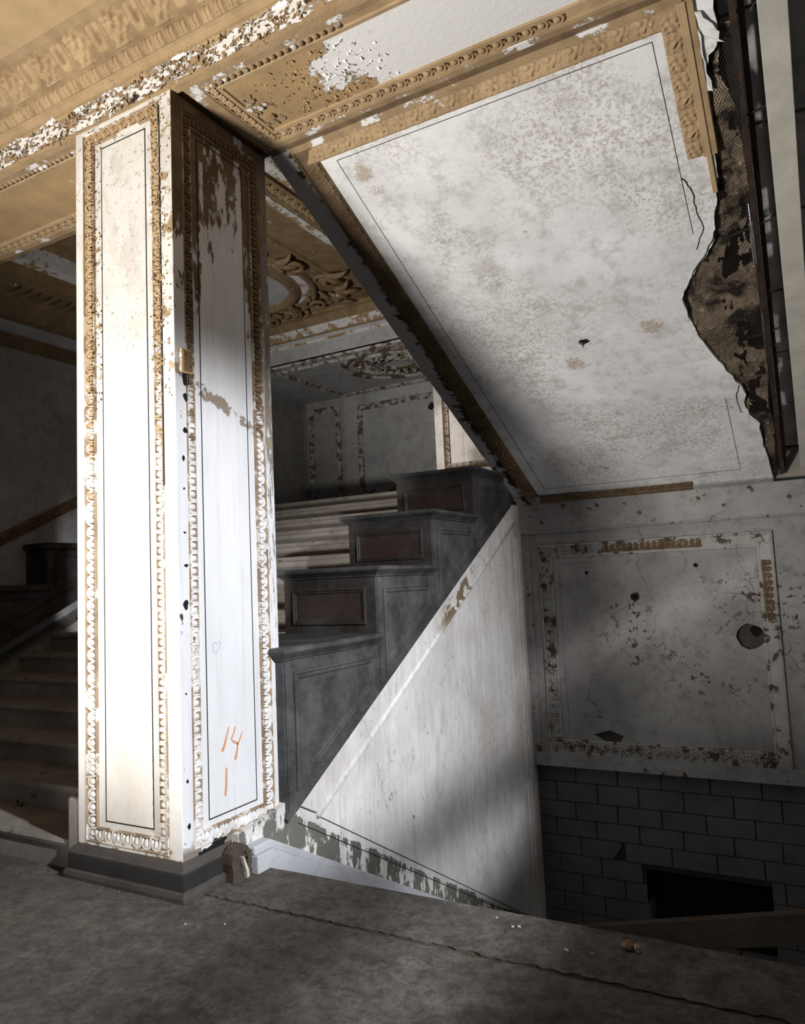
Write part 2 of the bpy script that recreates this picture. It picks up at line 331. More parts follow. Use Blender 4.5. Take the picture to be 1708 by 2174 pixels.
MT = dict(tan_c=m_ornament('frieze_recess_paint', (.31, .217, .125), (.20, .137, .075), -.2), colf=m_column_front(), cols=m_column_side(), egg_w=m_ornament('egg_white', WHITE, (.66, .60, .52), 0, TAN, 6, (1.7, 3.3, -.16, .16)),
    egg_s=m_ornament('egg_side', (.74, .74, .74), (.52, .50, .47), 0, (.17, .115, .065), 5, (1.9, 3.2, -.14, .20)),
    bed=m_ornament('moulding_bed', (.36, .27, .18), (.20, .14, .09), -.04, (.62, .57, .50), 5),
    tan=m_ornament('tan_ornament', (.43, .305, .175), TAN2, -.17), tan_d=m_ornament('brown_ornament', (.21, .145, .085), BROWN, -.20, (.55, .54, .52)),
    tan_f=m_ornament('tan_flaking', (.35, .245, .14), (.23, .16, .09), -.06, (.70, .69, .68), 6),
    coffer=m_ornament('coffer_tan', (.215, .148, .08), (.135, .09, .047), -.15, (.5, .49, .48), 7),
    coffer_w=m_ornament('coffer_flaked_white', (.55, .54, .53), (.44, .43, .43), -.03, (.26, .17, .085), 5),
    beam=m_beam_front(), beams=m_beam_soffit(), soff=m_soffit(), strip=m_strip(),
    far=m_greywall('far_wall_plaster', (.39, .385, .38), (.26, .255, .25), -.23, 1.0, DIRT, (2.2, 0, .6)), fartrim=m_greywall('far_trim_plaster', (.40, .395, .39), (.28, .275, .27), -.135, .6),
    flake_grey=m_ornament('flaking_grey_moulding', (.46, .455, .44), (.34, .33, .32), -.05, (.10, .075, .055), 9),
    sidew=m_sidewall(), land=m_greywall('landing_plaster', (.40, .40, .405), (.30, .30, .305), -.3, .3), land_d=m_greywall('landing_darker_panel', (.34, .33, .325), (.26, .255, .25), -.3, .3),  # land_d: landing back wall, a slightly darker grey than land
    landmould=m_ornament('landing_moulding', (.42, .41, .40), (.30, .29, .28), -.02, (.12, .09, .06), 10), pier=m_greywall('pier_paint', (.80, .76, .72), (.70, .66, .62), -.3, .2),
    wood=m_wood('dark_stained_wood', (.022, .017, .014), (.036, .028, .022), .40), wood_side=m_wood('scuffed_grey_wood', (.034, .033, .033), (.050, .049, .049), .9, (.145, .147, .147)),
    wood_red=m_wood('red_brown_panel', (.033, .021, .016), (.050, .031, .023), .2), marble=m_marble('step_marble', (.34, .31, .275), (.23, .205, .18)),
    skirt=m_marble('grey_skirting_marble', (.50, .51, .53), (.40, .41, .43), -.3), plinth=m_marble('dark_plinth_marble', (.034, .032, .031), (.020, .020, .020), -.3),
    plinth_t=m_marble('plinth_cap_marble', (.095, .083, .072), (.055, .049, .043), -.25),
    floor=m_floor(), block=m_block(), mortar=m_plain('dark_mortar', (.05, .05, .05), (.03, .03, .03)), void=m_plain('cavity_and_shade_black', (.012, .011, .010), (.006, .006, .006)),
    timber=m_wood('weathered_timber', (.10, .07, .046), (.055, .039, .026), .3), lath=m_metal_lath(), keys=m_keys(), rust=m_plain('rusted_steel', (.085, .055, .042), (.035, .027, .024), 9, .002, .55, .5),
    bright=m_plain('bright_steel_rod', (.45, .46, .50), (.25, .25, .28), 20, .001, .3, .9), slab=m_plain('grey_clay_slab', (.52, .51, .51), (.28, .275, .275), 4, .004), pale=m_plain('pale_concrete', (.50, .475, .42), (.38, .36, .32), 5, .003),
    scoff=m_greywall('stair_wall_paint', (.42, .405, .39), (.32, .31, .30), -.26, .3), debris=m_plain('plaster_debris', (.62, .58, .52), (.45, .38, .30)), debris_d=m_plain('grey_grit', (.16, .15, .13), (.09, .085, .075)),
    orange=m_plain('orange_marking', (.60, .29, .15), (.52, .24, .12), 20, .0005), pencil=m_plain('pencil_marking', (.36, .42, .46), (.42, .47, .50), 20, .0005),
    white=m_plain('bare_white_plaster', (.76, .755, .75), (.62, .615, .61), 6, .004), ceil=m_ornament('tan_ceiling_paint', (.44, .31, .175), (.36, .255, .14), -.3))

# ------------------------------------------------------------------ ornament units (local u along the run, v across, w outwards; about 1 x 1 x 1)
def unit_mesh(kind, mat):
    key = (kind, mat.name)
    if key in unit_mesh.c: return unit_mesh.c[key]
    b = MB()
    if kind == 'egg':                      # egg in its shell, with a dart at the side
        n, k = 8, 4; vs = []; fs = []
        for i in range(k + 1):
            t = i/k*math.pi/2
            for j in range(n): a = 2*math.pi*j/n; vs.append((math.cos(t)*math.cos(a)*.25, .04 + math.cos(t)*math.sin(a)*.42, .18 + math.sin(t)*.72))
        for i in range(k):
            for j in range(n): fs.append((i*n + j, i*n + (j+1) % n, (i+1)*n + (j+1) % n, (i+1)*n + j))
        b.add(vs, fs, True)
        pts = [(-.40, .50), (-.40, .05), (-.30, -.28), (0, -.46), (.30, -.28), (.40, .05), (.40, .50)]
        vs = []; fs = []
        for (x, y) in pts:
            l = math.hypot(x, y) or 1
            for d, h in ((-.08, 0.05), (-.045, .70), (.06, .74), (.13, 0.05)): vs.append((x*(1 + d/l), y*(1 + d/l), h))
        for i in range(len(pts) - 1):
            for q in range(3): fs.append((i*4 + q, (i+1)*4 + q, (i+1)*4 + q + 1, i*4 + q + 1))
        b.add(vs, fs, True)
        b.add([(.5, .5, .45), (.44, .2, .1), (.5, -.2, .2), (.56, .2, .1), (.44, .5, .1), (.56, .5, .1)], [(0, 4, 1), (0, 1, 2), (0, 2, 3), (0, 3, 5)])
    elif kind == 'bead':
        n, k = 7, 3; vs = []; fs = []
        for i in range(k + 1):
            t = i/k*math.pi/2
            for j in range(n): a = 2*math.pi*j/n; vs.append((math.cos(t)*math.cos(a)*.42, math.cos(t)*math.sin(a)*.48, .1 + math.sin(t)*.9))
        for i in range(k):
            for j in range(n): fs.append((i*n + j, i*n + (j+1) % n, (i+1)*n + (j+1) % n, (i+1)*n + j))
        b.add(vs, fs, True)
    else:
        def H(u, v):                        # u, v in -.5 .. .5
            if kind == 'leaf':              # crinkled leaf-and-tongue
                env = max(0, 1 - (abs(u)/.52)**3)*max(.15, 1 - (abs(v)/.56)**4)
                fold = math.sin(20*u + 2.6*math.sin(7*v + 1)); dip = math.exp(-((u - .22)**2 + (v - .12)**2)/.006) + math.exp(-((u + .18)**2 + (v + .08)**2)/.006) + .8*math.exp(-((u - .02)**2 + (v - .30)**2)/.008)
                return .12 + env*(.55 + .28*fold + .15*math.cos(15*v + 6*u)) - .42*dip*env
            if kind == 'acanthus':          # big lobed leaf with a rib and curling tip
                wv = .44*(1 - .25*math.cos(v*19)) * (1 - max(0, v - .1)*.9)
                e = max(0, 1 - (abs(u)/wv)**3); rib = .25*math.exp(-(u/.04)**2)
                curl = .55*math.exp(-((v - .33)/.10)**2)
                return .04 + e*(.42 + .18*math.cos(abs(u)*26 - v*16) + rib + curl)
            if kind == 'tongue':            # plain tongue leaf with an oval drop
                e = max(0, 1 - (abs(u)/.40)**4)*max(0, 1 - (abs(v + .02)/.46)**6); oval = max(0, 1 - (u/.22)**2 - ((v - .08)/.30)**2)
                return .04 + e*.35 - .22*math.exp(-((math.hypot(u/.25, (v - .06)/.34) - 1)/.12)**2)*e + .4*oval
            if kind == 'shell':             # small leaf lobes of the lower row
                e = max(0, 1 - (abs(u)/.46)**3)*max(0, 1 - (abs(v)/.5)**4); return .05 + e*(.55 + .25*math.cos(u*22)) - .3*math.exp(-((v + .22)/.08)**2)*e
        nu, nv = (14, 16) if kind in ('acanthus', 'tongue') else (14, 11)
        vs = [(-.5 + i/nu, -.5 + j/nv, H(-.5 + i/nu, -.5 + j/nv)) for j in range(nv + 1) for i in range(nu + 1)]
        fs = [(j*(nu+1) + i, j*(nu+1) + i + 1, (j+1)*(nu+1) + i + 1, (j+1)*(nu+1) + i) for j in range(nv) for i in range(nu)]
        b.add(vs, fs, True)
    me = b.mesh(kind, mat, recalc=False); unit_mesh.c[key] = me; return me
unit_mesh.c = {}
UNAME = dict(egg='egg', bead='bead', leaf='leaf', acanthus='acanthus_leaf', tongue='tongue_leaf', shell='leaf_lobe')
def row(kind, mat, parent, m3, p0, p1, period, width, height, h0=0.0, flip=False, skip=0.0, jit=0.03):
    p0, p1 = Vector(p0), Vector(p1); L = (p1 - p0).length; n = max(1, round(L/period)); per = L/n; d = (p1 - p0)/L; nn = Vector((-d.y, d.x))*(-1 if flip else 1)
    o0 = m3(0, 0, 0); lin = lambda a: m3(a.x, a.y, 0) - o0; N = m3(0, 0, 1) - o0; me = unit_mesh(kind, mat)
    for i in range(n):
        if random.random() < skip: continue
        c = p0 + d*per*(i + .5); s = 1 + random.uniform(-jit, jit)
        U, V, W = lin(d)*per*.98*(random.choice((-1, 1)) if kind == 'leaf' else 1), lin(nn)*width*s, N*height*(1 + random.uniform(-jit*2, jit*2)); T = m3(c.x, c.y, h0)
        link(UNAME[kind], me, parent, Matrix(((U.x, V.x, W.x, T.x), (U.y, V.y, W.y, T.y), (U.z, V.z, W.z, T.z), (0, 0, 0, 1))))
def rect_rows(kind, mat, parent, m3, r, off, period, width, height, h0=0, sides='BRTL', flip=False, skip=0.0):
    x0, x1, y0, y1 = r; x0 += off; x1 -= off; y0 += off; y1 -= off; q = width/2
    S = dict(B=((x0 + q, y0), (x1 - q, y0)), R=((x1, y0 - q), (x1, y1 + q)), T=((x1 - q, y1), (x0 + q, y1)), L=((x0, y1 + q), (x0, y0 - q)))
    for s in sides: row(kind, mat, parent, m3, *S[s], period, width, height, h0, flip, skip)

# ================================================================== STRUCTURE
# ---- floor
fl = struct('floor')
MB().plate([(-12, -7), (4, -7)] + jag([(4, 2.818), (-2.80, 2.818)], 240, .007) + [(-12, 2.818)], [], upw(0), -.2, 0).build('floor_slab', MT['floor'], fl)
MB().box(-12, -2.79, 2.820, 3.50, -.2, -.0005).build('floor_slab', MT['floor'], fl)
edge = jag([(-2.80, 2.842), (4, 2.842)], 240, .010) + jag([(4, 3.235), (-2.80, 3.235)], 90, .003)
MB().plate(edge, [], upw(0), -.16, .001).build('edge_strip', MT['floor'], fl)
MB().box(-2.80, 4, 2.79, 3.2, -.3, -.006).build('joint_bed', m_plain('joint_dirt', (.095, .072, .050), (.045, .034, .025), 9, .012), fl)

# ---- stair side wall (faces +X) below the wooden parapet
zs = lambda y: .244 + .536*(y - 3.69)
XS = -2.79
ws = struct('wall_side')
MB().plate([(3.25, -3.2), (7.9, -3.2), (7.9, 2.3), (7.42, zs(7.42)), (3.50, zs(3.50)), (3.25, .16)], [blob((5.02, -.28), .022, .03, 9, .2)], side(XS), -.10, 0).build('plaster_face', MT['sidew'], ws)
MB().box(XS - .16, XS - .09, 3.3, 7.7, -3.2, 0).build('cavity_back', MT['void'], ws)
bt = lambda y, d: zs(y) - d
MB().plate([(3.62, bt(3.62, .0)), (3.80, bt(3.80, .19)), (7.45, bt(7.45, .19)), (7.45, bt(7.45, 0))], [], side(XS), 0, .022).build('sloped_band', MT['sidew'], ws, bevel=.004)
MB().sweep([(0, .0), (-.012, .030), (-.034, .036), (-.052, .020), (-.056, 0)], [(3.78, bt(3.80, .175)), (7.45, bt(7.45, .175))], side(XS), False, True).build('band_bead', MT['sidew'], ws)
da = lambda y: .098 - .567*(y - 3.807); db = lambda y: .084 - .553*(y - 3.667)
for f_, y0, dd in ((da, 3.80, 0), (db, 3.62, 0)):
    MB().sweep([(0, 0), (.0, .004), (-.005, .004), (-.006, 0)], [(y0, f_(y0)), (7.7, f_(7.7))], side(XS), False).build('scored_line', MT['mortar'], ws)
MB().plate([(7.46, -3.2), (7.66, -3.2), (7.66, 1.98), (7.46, 1.90)], [], side(XS), 0, .018).build('corner_strip', MT['sidew'], ws, bevel=.003)
MB().plate([(7.52, -3.2), (7.56, -3.2), (7.56, 1.9), (7.52, 1.9)], [], side(XS), .018, .030).build('corner_bead', MT['sidew'], ws, bevel=.003)

# ---- descending marble skirting
bs = struct('baseboard_side')
sk = lambda y: .135 - .532*(y - 3.27)
MB().plate([(3.135, -.1), (3.135, .090), (3.262, .090), (8.0, sk(8.0) - .055), (8.0, sk(8) - .55), (3.27, -.4)], [], side(XS), 0, .100).build('skirting_board', MT['skirt'], bs, bevel=.005)
MB().plate([(3.135, .088), (3.135, .135), (3.275, .135), (8.0, sk(8.0) - .008), (8.0, sk(8.0) - .058), (3.262, .088)], [], side(XS), 0, .080).build('skirting_cap', MT['skirt'], bs, bevel=.012)

# ---- far stairwell wall (faces -Y)
YF = 7.72
wf = struct('wall_far')
holes = [blob((-.585, .835), .135, .115, 14, .10), blob((-1.62, 1.235), .055, .045, 11, .3), blob((-2.10, 1.50), .020, .022, 8, .2), blob((-1.02, 1.525), .025, .022, 8, .2), [(-2.13, -.155), (-1.97, -.105), (-1.83, -.155), (-1.90, -.265), (-1.97, -.25)]]
MB().plate(rect(XS, .9, -.49, 2.26), holes, front(YF), -.045, 0).build('plaster_face', MT['far'], wf)
MB().box(XS, .9, YF + .045, YF + .10, -.3, 2.2).build('bare_backing', m_plain('bare_brown_coat', (.09, .08, .072), (.05, .045, .04), 6, .006), wf)
MB().plate(blob((-.545, .885), .055, .050, 10, .2), [], front(YF), -.05, -.042).build('cavity', MT['void'], wf)
MB().plate(blob((-1.625, 1.235), .033, .028, 9, .3), [], front(YF), -.05, -.042).build('cavity', MT['void'], wf)
MB().plate(rect(XS, .9, 1.955, 2.27), [], front(YF), 0, .035).build('cornice_band', MT['fartrim'], wf, bevel=.005)
MB().sweep([(0, .03), (0, .05), (-.012, .052), (-.022, .03)], [(XS, 1.96), (.9, 1.96)], front(YF), False).build('cornice_bead', MT['fartrim'], wf)
MB().plate(rect(XS, -2.70, -.49, 1.95), [], front(YF), 0, .02).build('corner_strip', MT['fartrim'], wf, bevel=.003)
MB().plate(rect(XS, .9, -.50, -.355), [], front(YF), 0, .03).build('bottom_rail', MT['fartrim'], wf, bevel=.004)
FR = (-2.585, -.345, -.345, 1.80)
fm = MB().sweep([(-.012, 0), (-.012, .03), (.006, .034), (.012, .018), (.10, .010), (.11, .016), (.125, .016), (.13, 0)], rect(*FR), front(YF)).build('panel_moulding', MT['flake_grey'], wf)
rect_rows('leaf', MT['flake_grey'], fm, front(YF), FR, .056, .085, .085, .045, .004, 'BL')
row('leaf', MT['flake_grey'], fm, front(YF), (-1.90, 1.744), (-2.53, 1.744), .085, .085, .045, .004)
row('leaf', MT['tan_d'], fm, front(YF), (-.95, 1.744), (-1.90, 1.744), .058, .085, .030, .006)
row('leaf', MT['tan_d'], fm, front(YF), (-.401, 1.0), (-.401, 1.55), .058, .085, .030, .006)
MB().sweep([(0, 0), (0, .005), (.008, .005), (.008, 0)], [(FR[1] - .19, FR[3] - .19), (FR[0] + .19, FR[3] - .19), (FR[0] + .19, FR[2] + .19)], front(YF), False).build('scored_line', MT['far'], wf)

# ---- block infill below it
wb = struct('wall_basement')
OP = [(-1.74, -2.05), (-1.73, -1.46), (-.72, -1.47), (-.60, -1.56), (-.60, -2.05)]
MB().box(XS, .9, 8.06, 8.2, -3.2, -.45).build('dark_backing', MT['void'], wb)
MB().box(XS, .9, 7.74, 8.1, -.50, -.46).build('lintel', MT['mortar'], wb)
zrow = -.49; ri = 0
while zrow > -2.9:
    hh = random.uniform(.175, .20); x = XS - (0.21 if ri % 2 else 0) - random.uniform(0, .05)
    while x < .9:
        ln = random.choice((.41, .42, .43, .45)); x0, x1 = max(x, XS), min(x + ln - .012, .9)
        zc = zrow - hh/2
        inop = (zrow - hh*.6 < -1.46 and zrow > -2.05 and x1 > -1.70 and x0 < -.62)
        if x1 - x0 > .03 and zc > -2.9:
            segs = [(x0, x1)]
            if inop:
                segs = [s for s in ((x0, min(x1, -1.73)), (max(x0, -.60), x1)) if s[1] - s[0] > .03]
            for a, c in segs:
                b = MB().box(a, c, 7.80 + random.uniform(-.006, .006), 8.05, zrow - hh + .010, zrow)
                if ri == 4 and a < -2.2 < c and a > -2.7: b = MB().plate([(a, zrow - hh + .01), (c - .12, zrow - hh + .01), (c - .02, zrow - .02), (c - .05, zrow), (a, zrow)], [], front(7.80), -.2, 0)
                b.build('block', MT['block'], wb)
        x += ln
    zrow -= hh; ri += 1
MB().box(XS, -1.73, 7.815, 8.06, -2.9, -.49).build('mortar_bed', MT['mortar'], wb)
MB().box(-.60, .9, 7.815, 8.06, -2.9, -.49).build('mortar_bed', MT['mortar'], wb)
MB().box(-1.73, -.60, 7.815, 8.06, -1.46, -.49).build('mortar_bed', MT['mortar'], wb)
MB().box(XS, .9, 3.2, 8.2, -3.3, -3.2).build('pit_floor', MT['mortar'], struct('floor_basement'))

# ---- wall to the side with the partly boarded window that lights the stairwell
wr = struct('wall_right')
MB().plate(rect(-1.5, 9.0, -.2, 4.63), [rect(1.2, 4.3, 1.95, 3.25)], lambda a, b, h: Vector((1.6 + h, a, b)), 0, .18).build('wall_face', MT['scoff'], wr)
wn = struct('window_1')
MB().plate(rect(1.15, 4.35, 1.90, 3.30), [rect(1.22, 4.28, 1.97, 3.23)], lambda a, b, h: Vector((1.6 + h, a, b)), -.02, .05).build('window_frame', MT['wood'], wn)
for z0, z1 in ((2.27, 2.365), (2.02, 2.10)): MB().box(1.60, 1.64, 1.2, 3.1, z0, z1).build('glazing_bar', MT['wood'], wn)
for z0, z1 in ((2.595, 2.93), (2.94, 3.27), (2.20, 2.475), (1.92, 2.19)): MB().box(1.575, 1.60, 3.06 + random.uniform(-.04, .04), 4.36, z0, z1).build('window_board', MT['timber'], wn)

# ================================================================== COLUMN
col = thing('column', 'tall square plaster column with panelled faces, egg-and-dart edging and peeling paint', 'column', (-3.222, 3.145, 0))
CX0, CX1, CY0, CY1, CZ = -3.61, -2.835, 2.75, 3.54, 4.21
MB().box(CX0 + .03, CX1 - .03, CY0 + .03, CY1 - .03, .1, CZ).build('shaft_core', MT['cols'], col)
def face_frame(m3, a0, a1, pa0, pa1, pz0, pz1, mat, eggm, flip):
    # stiles, rails, egg moulding, raised field
    MB().plate(rect(a0, a1, .14, CZ), [rect(pa0, pa1, pz0, pz1)], m3, -.035, 0).build('frame', mat, col, bevel=.003)
    MB().plate(rect(pa0 - .01, pa1 + .01, pz0 - .01, pz1 + .01), [], m3, -.034, -.024).build('panel_bed', mat, col)
    mo = MB().sweep([(0, -.02), (0, -.003), (.007, .004), (.012, -.004), (.02, -.018), (.062, -.020), (.068, -.010), (.074, -.010), (.078, -.024)], rect(pa0, pa1, pz0, pz1), m3).build('egg_moulding', MT['bed'], col)
    rect_rows('egg', eggm, mo, m3, (pa0, pa1, pz0, pz1), .038, .068, .056, .020, -.018)
    i = .136
    MB().plate(rect(pa0 + i, pa1 - i, pz0 + i*.85, pz1 - i*.85), [], m3, -.030, -.0215).build('raised_field', mat, col, bevel=.003)
    MB().sweep([(0, -.026), (0, -.0228), (.006, -.0228), (.006, -.026)], rect(pa0 + i - .007, pa1 - i + .007, pz0 + i*.85 - .007, pz1 - i*.85 + .007), m3).build('groove_line', MT['void'], col)
face_frame(front(CY0), CX0, CX1 - .001, -3.548, -2.926, .185, 4.185, MT['colf'], MT['egg_w'], False)
face_frame(side(CX1), CY0 + .001, CY1, 2.828, 3.468, .200, 4.150, MT['cols'], MT['egg_s'], False)
MB().box(CX0, CX0 + .03, CY0 + .03, CY1, .1, CZ).build('shaft_skin', MT['colf'], col); MB().box(CX0 + .03, CX1 - .03, CY1 - .03, CY1, .1, CZ).build('shaft_skin', MT['cols'], col)
MB().box(-2.9275, -2.9185, CY0 - .0015, CY0 + .02, 2.05, 4.15).build('shade_strip', MT['void'], col)  # near-black strip painting in the shade line beside the front moulding
# plinth
PP = [(.045, .165), (.02, .168), (.006, .150), (-.004, .128), (-.018, .118)]
pr = [(CX0, CY0), (CX1, CY0), (CX1, 3.10)]
MB().sweep([(0.03, .172), (.0, .172), (-.014, .158), (-.022, .136), (-.030, .130), (-.030, .125)], [(CX0, CY1), (CX0, CY0), (CX1, CY0), (CX1, 3.09)], upw(0), False, False).build('plinth_cap', MT['plinth_t'], col)
MB().sweep([(.03, .126), (-.034, .126), (-.038, .120), (-.038, .045), (.03, .045)], [(CX0, CY1), (CX0, CY0), (CX1, CY0), (CX1, 3.09)], upw(0), False, False).build('plinth_block', MT['plinth'], col)
MB().sweep([(.03, .048), (-.040, .048), (-.052, .040), (-.055, .02), (-.052, 0.0), (.03, 0.0)], [(CX0, CY1), (CX0, CY0), (CX1, CY0), (CX1, 3.09)], upw(0), False, False).build('plinth_foot', MT['plinth_t'], col)
# graffiti strokes on the raised field
def stroke(m3, pts, r0, r1, mat, name, parent, h=.0015):
    pts = [Vector(p) for p in pts]; n = len(pts); L = []; R = []
    for i, p in enumerate(pts):
        t = (pts[min(i+1, n-1)] - pts[max(i-1, 0)]).normalized(); nn = Vector((-t.y, t.x)); w_ = r0 + (r1 - r0)*i/(n - 1)
        L.append(p + nn*w_); R.append(p - nn*w_)
    a0 = pts[0] - (pts[1] - pts[0]).normalized()*r0; a1 = pts[-1] + (pts[-1] - pts[-2]).normalized()*r1
    MB().plate([tuple(a0)] + [tuple(p) for p in R] + [tuple(a1)] + [tuple(p) for p in reversed(L)], [], m3, -.0005, h).build(name, mat, parent)
sf = side(CX1 - .0215)
for pts, r0, r1 in (([(3.117, .752), (3.100, .71), (3.082, .665), (3.066, .640)], .004, .010), ([(3.168, .745), (3.155, .715), (3.136, .686), (3.150, .670), (3.184, .652)], .004, .007),
                    ([(3.222, .705), (3.205, .675), (3.186, .648), (3.178, .61), (3.164, .575)], .003, .009), ([(3.093, .540), (3.091, .50), (3.088, .45), (3.080, .405)], .006, .008)):
    stroke(sf, pts, r0, r1, MT['orange'], 'orange_mark', col)
hp = [(3.036, 1.160), (3.052, 1.180), (3.066, 1.205), (3.056, 1.222), (3.038, 1.205), (3.020, 1.222), (3.010, 1.208), (3.014, 1.165), (3.034, 1.161)]
stroke(sf, hp, .0018, .0018, MT['pencil'], 'pencil_heart', col)
# old junction box at the corner
jb = thing('junction_box', 'small painted metal junction box stuck to the corner of the column', 'junction box', (-2.825, 2.82, 2.70))
MB().box(-2.840, -2.812, 2.778, 2.852, 2.645, 2.775).build('box', MT['egg_w'], jb, bevel=.004)
MB().box(-2.812, -2.806, 2.786, 2.846, 2.655, 2.765).build('cover_plate', MT['egg_s'], jb, bevel=.002)
for (y_, z_) in ((2.80, 2.74), (2.834, 2.68)): MB().tube([(-2.808, y_, z_), (-2.803, y_, z_)], .005, 7).build('screw', MT['rust'], jb)
MB().plate(blob((2.822, 2.615), .024, .034, 12, .25), [], side(CX1), -.001, .002).build('scorched_hole', MT['void'], jb)
for (y_, z_, a, b) in ((2.822, 2.52, .016, .022), (2.818, 2.34, .015, .016), (2.80, 2.19, .010, .013), (2.80, 2.03, .006, .007), (2.80, 1.80, .009, .006), (2.805, 1.63, .014, .009), (2.80, 1.425, .017, .026), (2.795, .33, .012, .016), (2.79, .55, .008, .009), (2.79, .98, .006, .007)):
    MB().plate(blob((y_, z_), a, b, 11, .35), [], side(CX1), -.001, .0015).build('nail_hole', MT['void'], col)

# ================================================================== BEAM
bm_ = thing('ceiling_beam', 'ornate plaster ceiling beam resting on the column, tan paint peeling to white', 'beam', (-3.2, 3.14, 4.21))
BX0, BX1 = -10, 1.6
MB().box(BX0, BX1, 2.79, 3.50, 4.245, 5.6).build('beam_core', MT['beams'], bm_)
# front fascia and cornice profile
prof = [(2.797, 4.24), (2.797, 4.208), (2.750, 4.208), (2.750, 4.232), (2.760, 4.238), (2.760, 4.365), (2.745, 4.372), (2.745, 4.392), (2.728, 4.398), (2.722, 4.410), (2.700, 4.415)]
MB().sweep([(-y, z) for y, z in prof], [(BX0, 0), (BX1, 0)], lambda a, b, h: Vector((a, -b, h)), False, False, False).build('fascia', MT['beam'], bm_)
cove = [(2.700, 4.415), (2.698, 4.425), (2.672, 4.480), (2.664, 4.486), (2.662, 4.496), (2.640, 4.53), (2.605, 4.568), (2.56, 4.598), (2.52, 4.612), (2.50, 4.614), (2.497, 4.628), (2.46, 4.632)]
cove_o = MB().sweep([(-y, z) for y, z in cove], [(BX0, 0), (BX1, 0)], lambda a, b, h: Vector((a, -b, h)), False, True, False).build('cove', MT['tan_c'], bm_)
MB().box(BX0, BX1, -7, 2.47, 4.63, 4.70).build('ceiling_face', MT['ceil'], struct('ceiling'))
def slanted(y0, z0, y1, z1):     # mapping for a sloping strip; v runs up the slope, h out of it
    d = Vector((y1 - y0, z1 - z0)).normalized(); n = Vector((-abs(d.y), -abs(d.x)))
    return lambda a, b, h: Vector((a, y0 + d.x*b + n.x*h, z0 + d.y*b + n.y*h))
s1 = slanted(2.699, 4.420, 2.664, 4.486); L1 = math.hypot(.035, .066)
row('shell', MT['tan'], cove_o, s1, (-5.2, L1/2), (-2.2, L1/2), .085, L1*1.05, .040, -.008)
s2 = slanted(2.655, 4.505, 2.515, 4.612); L2 = math.hypot(.14, .107)
x = -5.25
while x < -2.4:
    row('acanthus', MT['tan'], cove_o, s2, (x, L2/2), (x + .165, L2/2), .165, L2*1.02, .085, -.022)
    row('tongue', MT['tan'], cove_o, s2, (x + .170, L2/2), (x + .295, L2/2), .125, L2*.98, .075, -.022); x += .30
# soffit field, borders and mouldings (left and right of the column)
for (x0, x1, tag_) in ((-10, -3.63, 'l'), (-2.795, 1.6, 'r')):
    fr_out = rect(x0, x1, 2.795, 3.505); r_in = (x0 + (.09 if tag_ == 'r' else 0), x1 - (.09 if tag_ == 'l' else 0), 2.835, 3.455)
    MB().plate(fr_out, [rect(*r_in)], down(4.21), -.035, 0).build('soffit_border', MT['tan_f'], bm_, bevel=.004)
    MB().plate(rect(r_in[0] - .01, r_in[1] + .01, r_in[2] - .01, r_in[3] + .01), [], down(4.21), -.04, -.026).build('soffit_panel', MT['beams'], bm_)
    mo = MB().sweep([(0, -.03), (.002, -.004), (.01, -.004), (.012, -.018), (.058, -.022), (.064, -.012), (.085, -.014), (.090, -.026)], rect(*r_in), down(4.21)).build('soffit_moulding', MT['tan'], bm_)
    xa, xb = (-6.4, r_in[1]) if tag_ == 'l' else (r_in[0], -.85)
    row('egg', MT['tan'], mo, down(4.21), (xa, r_in[3] - .034), (xb, r_in[3] - .034), .080, .050, .020, -.020, True)
    row('bead', MT['tan_f'], mo, down(4.21), (xa, r_in[2] + .034), (xb if tag_ == 'l' else -1.8, r_in[2] + .034), .045, .044, .020, -.020)
    if tag_ == 'r': row('egg', MT['tan'], mo, down(4.21), (r_in[0] + .034, r_in[3]), (r_in[0] + .034, r_in[2]), .060, .050, .020, -.020)
    if tag_ == 'l': row('egg', MT['tan'], mo, down(4.21), (r_in[1] - .034, r_in[2]), (r_in[1] - .034, r_in[3]), .060, .050, .020, -.020)
MB().box(BX0, BX1, 3.505, 3.54, 4.208, 5.6).build('back_face', MT['tan_d'], bm_)
# damaged rosette in the soffit corner
ro = MB()
for i in range(46):
    a = random.uniform(0, 6.28); r_ = random.uniform(0, 1)**.6; cx, cy = -2.565 + r_*.085*math.cos(a), 3.19 + r_*.17*math.sin(a)
    s_ = random.uniform(.010, .026); h_ = random.uniform(.006, .030)*(1.2 - r_)
    pts = [(cx + s_*math.cos(q*1.05)*random.uniform(.6, 1.2), cy + s_*math.sin(q*1.05)*random.uniform(.6, 1.2)) for q in range(6)]
    ro.plate(pts, [], down(4.236), 0, h_)
ro.build('broken_rosette', MT['tan_f'], bm_)
# curling flakes of paint on the fascia
fk = MB()
def flakes(mb, n, pt, nrm, smin, smax, lift):
    for i in range(n):
        c = pt(); s_ = random.uniform(smin, smax); a = random.uniform(0, 6.28)
        N = Vector(nrm); t = N.orthogonal().normalized(); b = N.cross(t); u = t*math.cos(a) + b*math.sin(a); v = N.cross(u)
        l = random.uniform(.3, 1)*lift; k = random.uniform(.5, 1.0)
        vs = [c - u*s_ - v*s_*k*.6, c + u*s_*.7 - v*s_*k, c + u*s_ + v*s_*k*.4 + N*l, c - u*s_*.3 + v*s_*k + N*l*1.2, c + N*.0008]
        mb.add(vs, [(0, 1, 4), (1, 2, 4), (2, 3, 4), (3, 0, 4)])
flakes(fk, 900, lambda: Vector((random.uniform(-5.2, -1.9), 2.757, 4.21 + .19*random.random()**.8)), (0, -1, 0), .004, .016, .014)
fk.build('curled_paint', MT['tan_f'], bm_, kind='stuff')
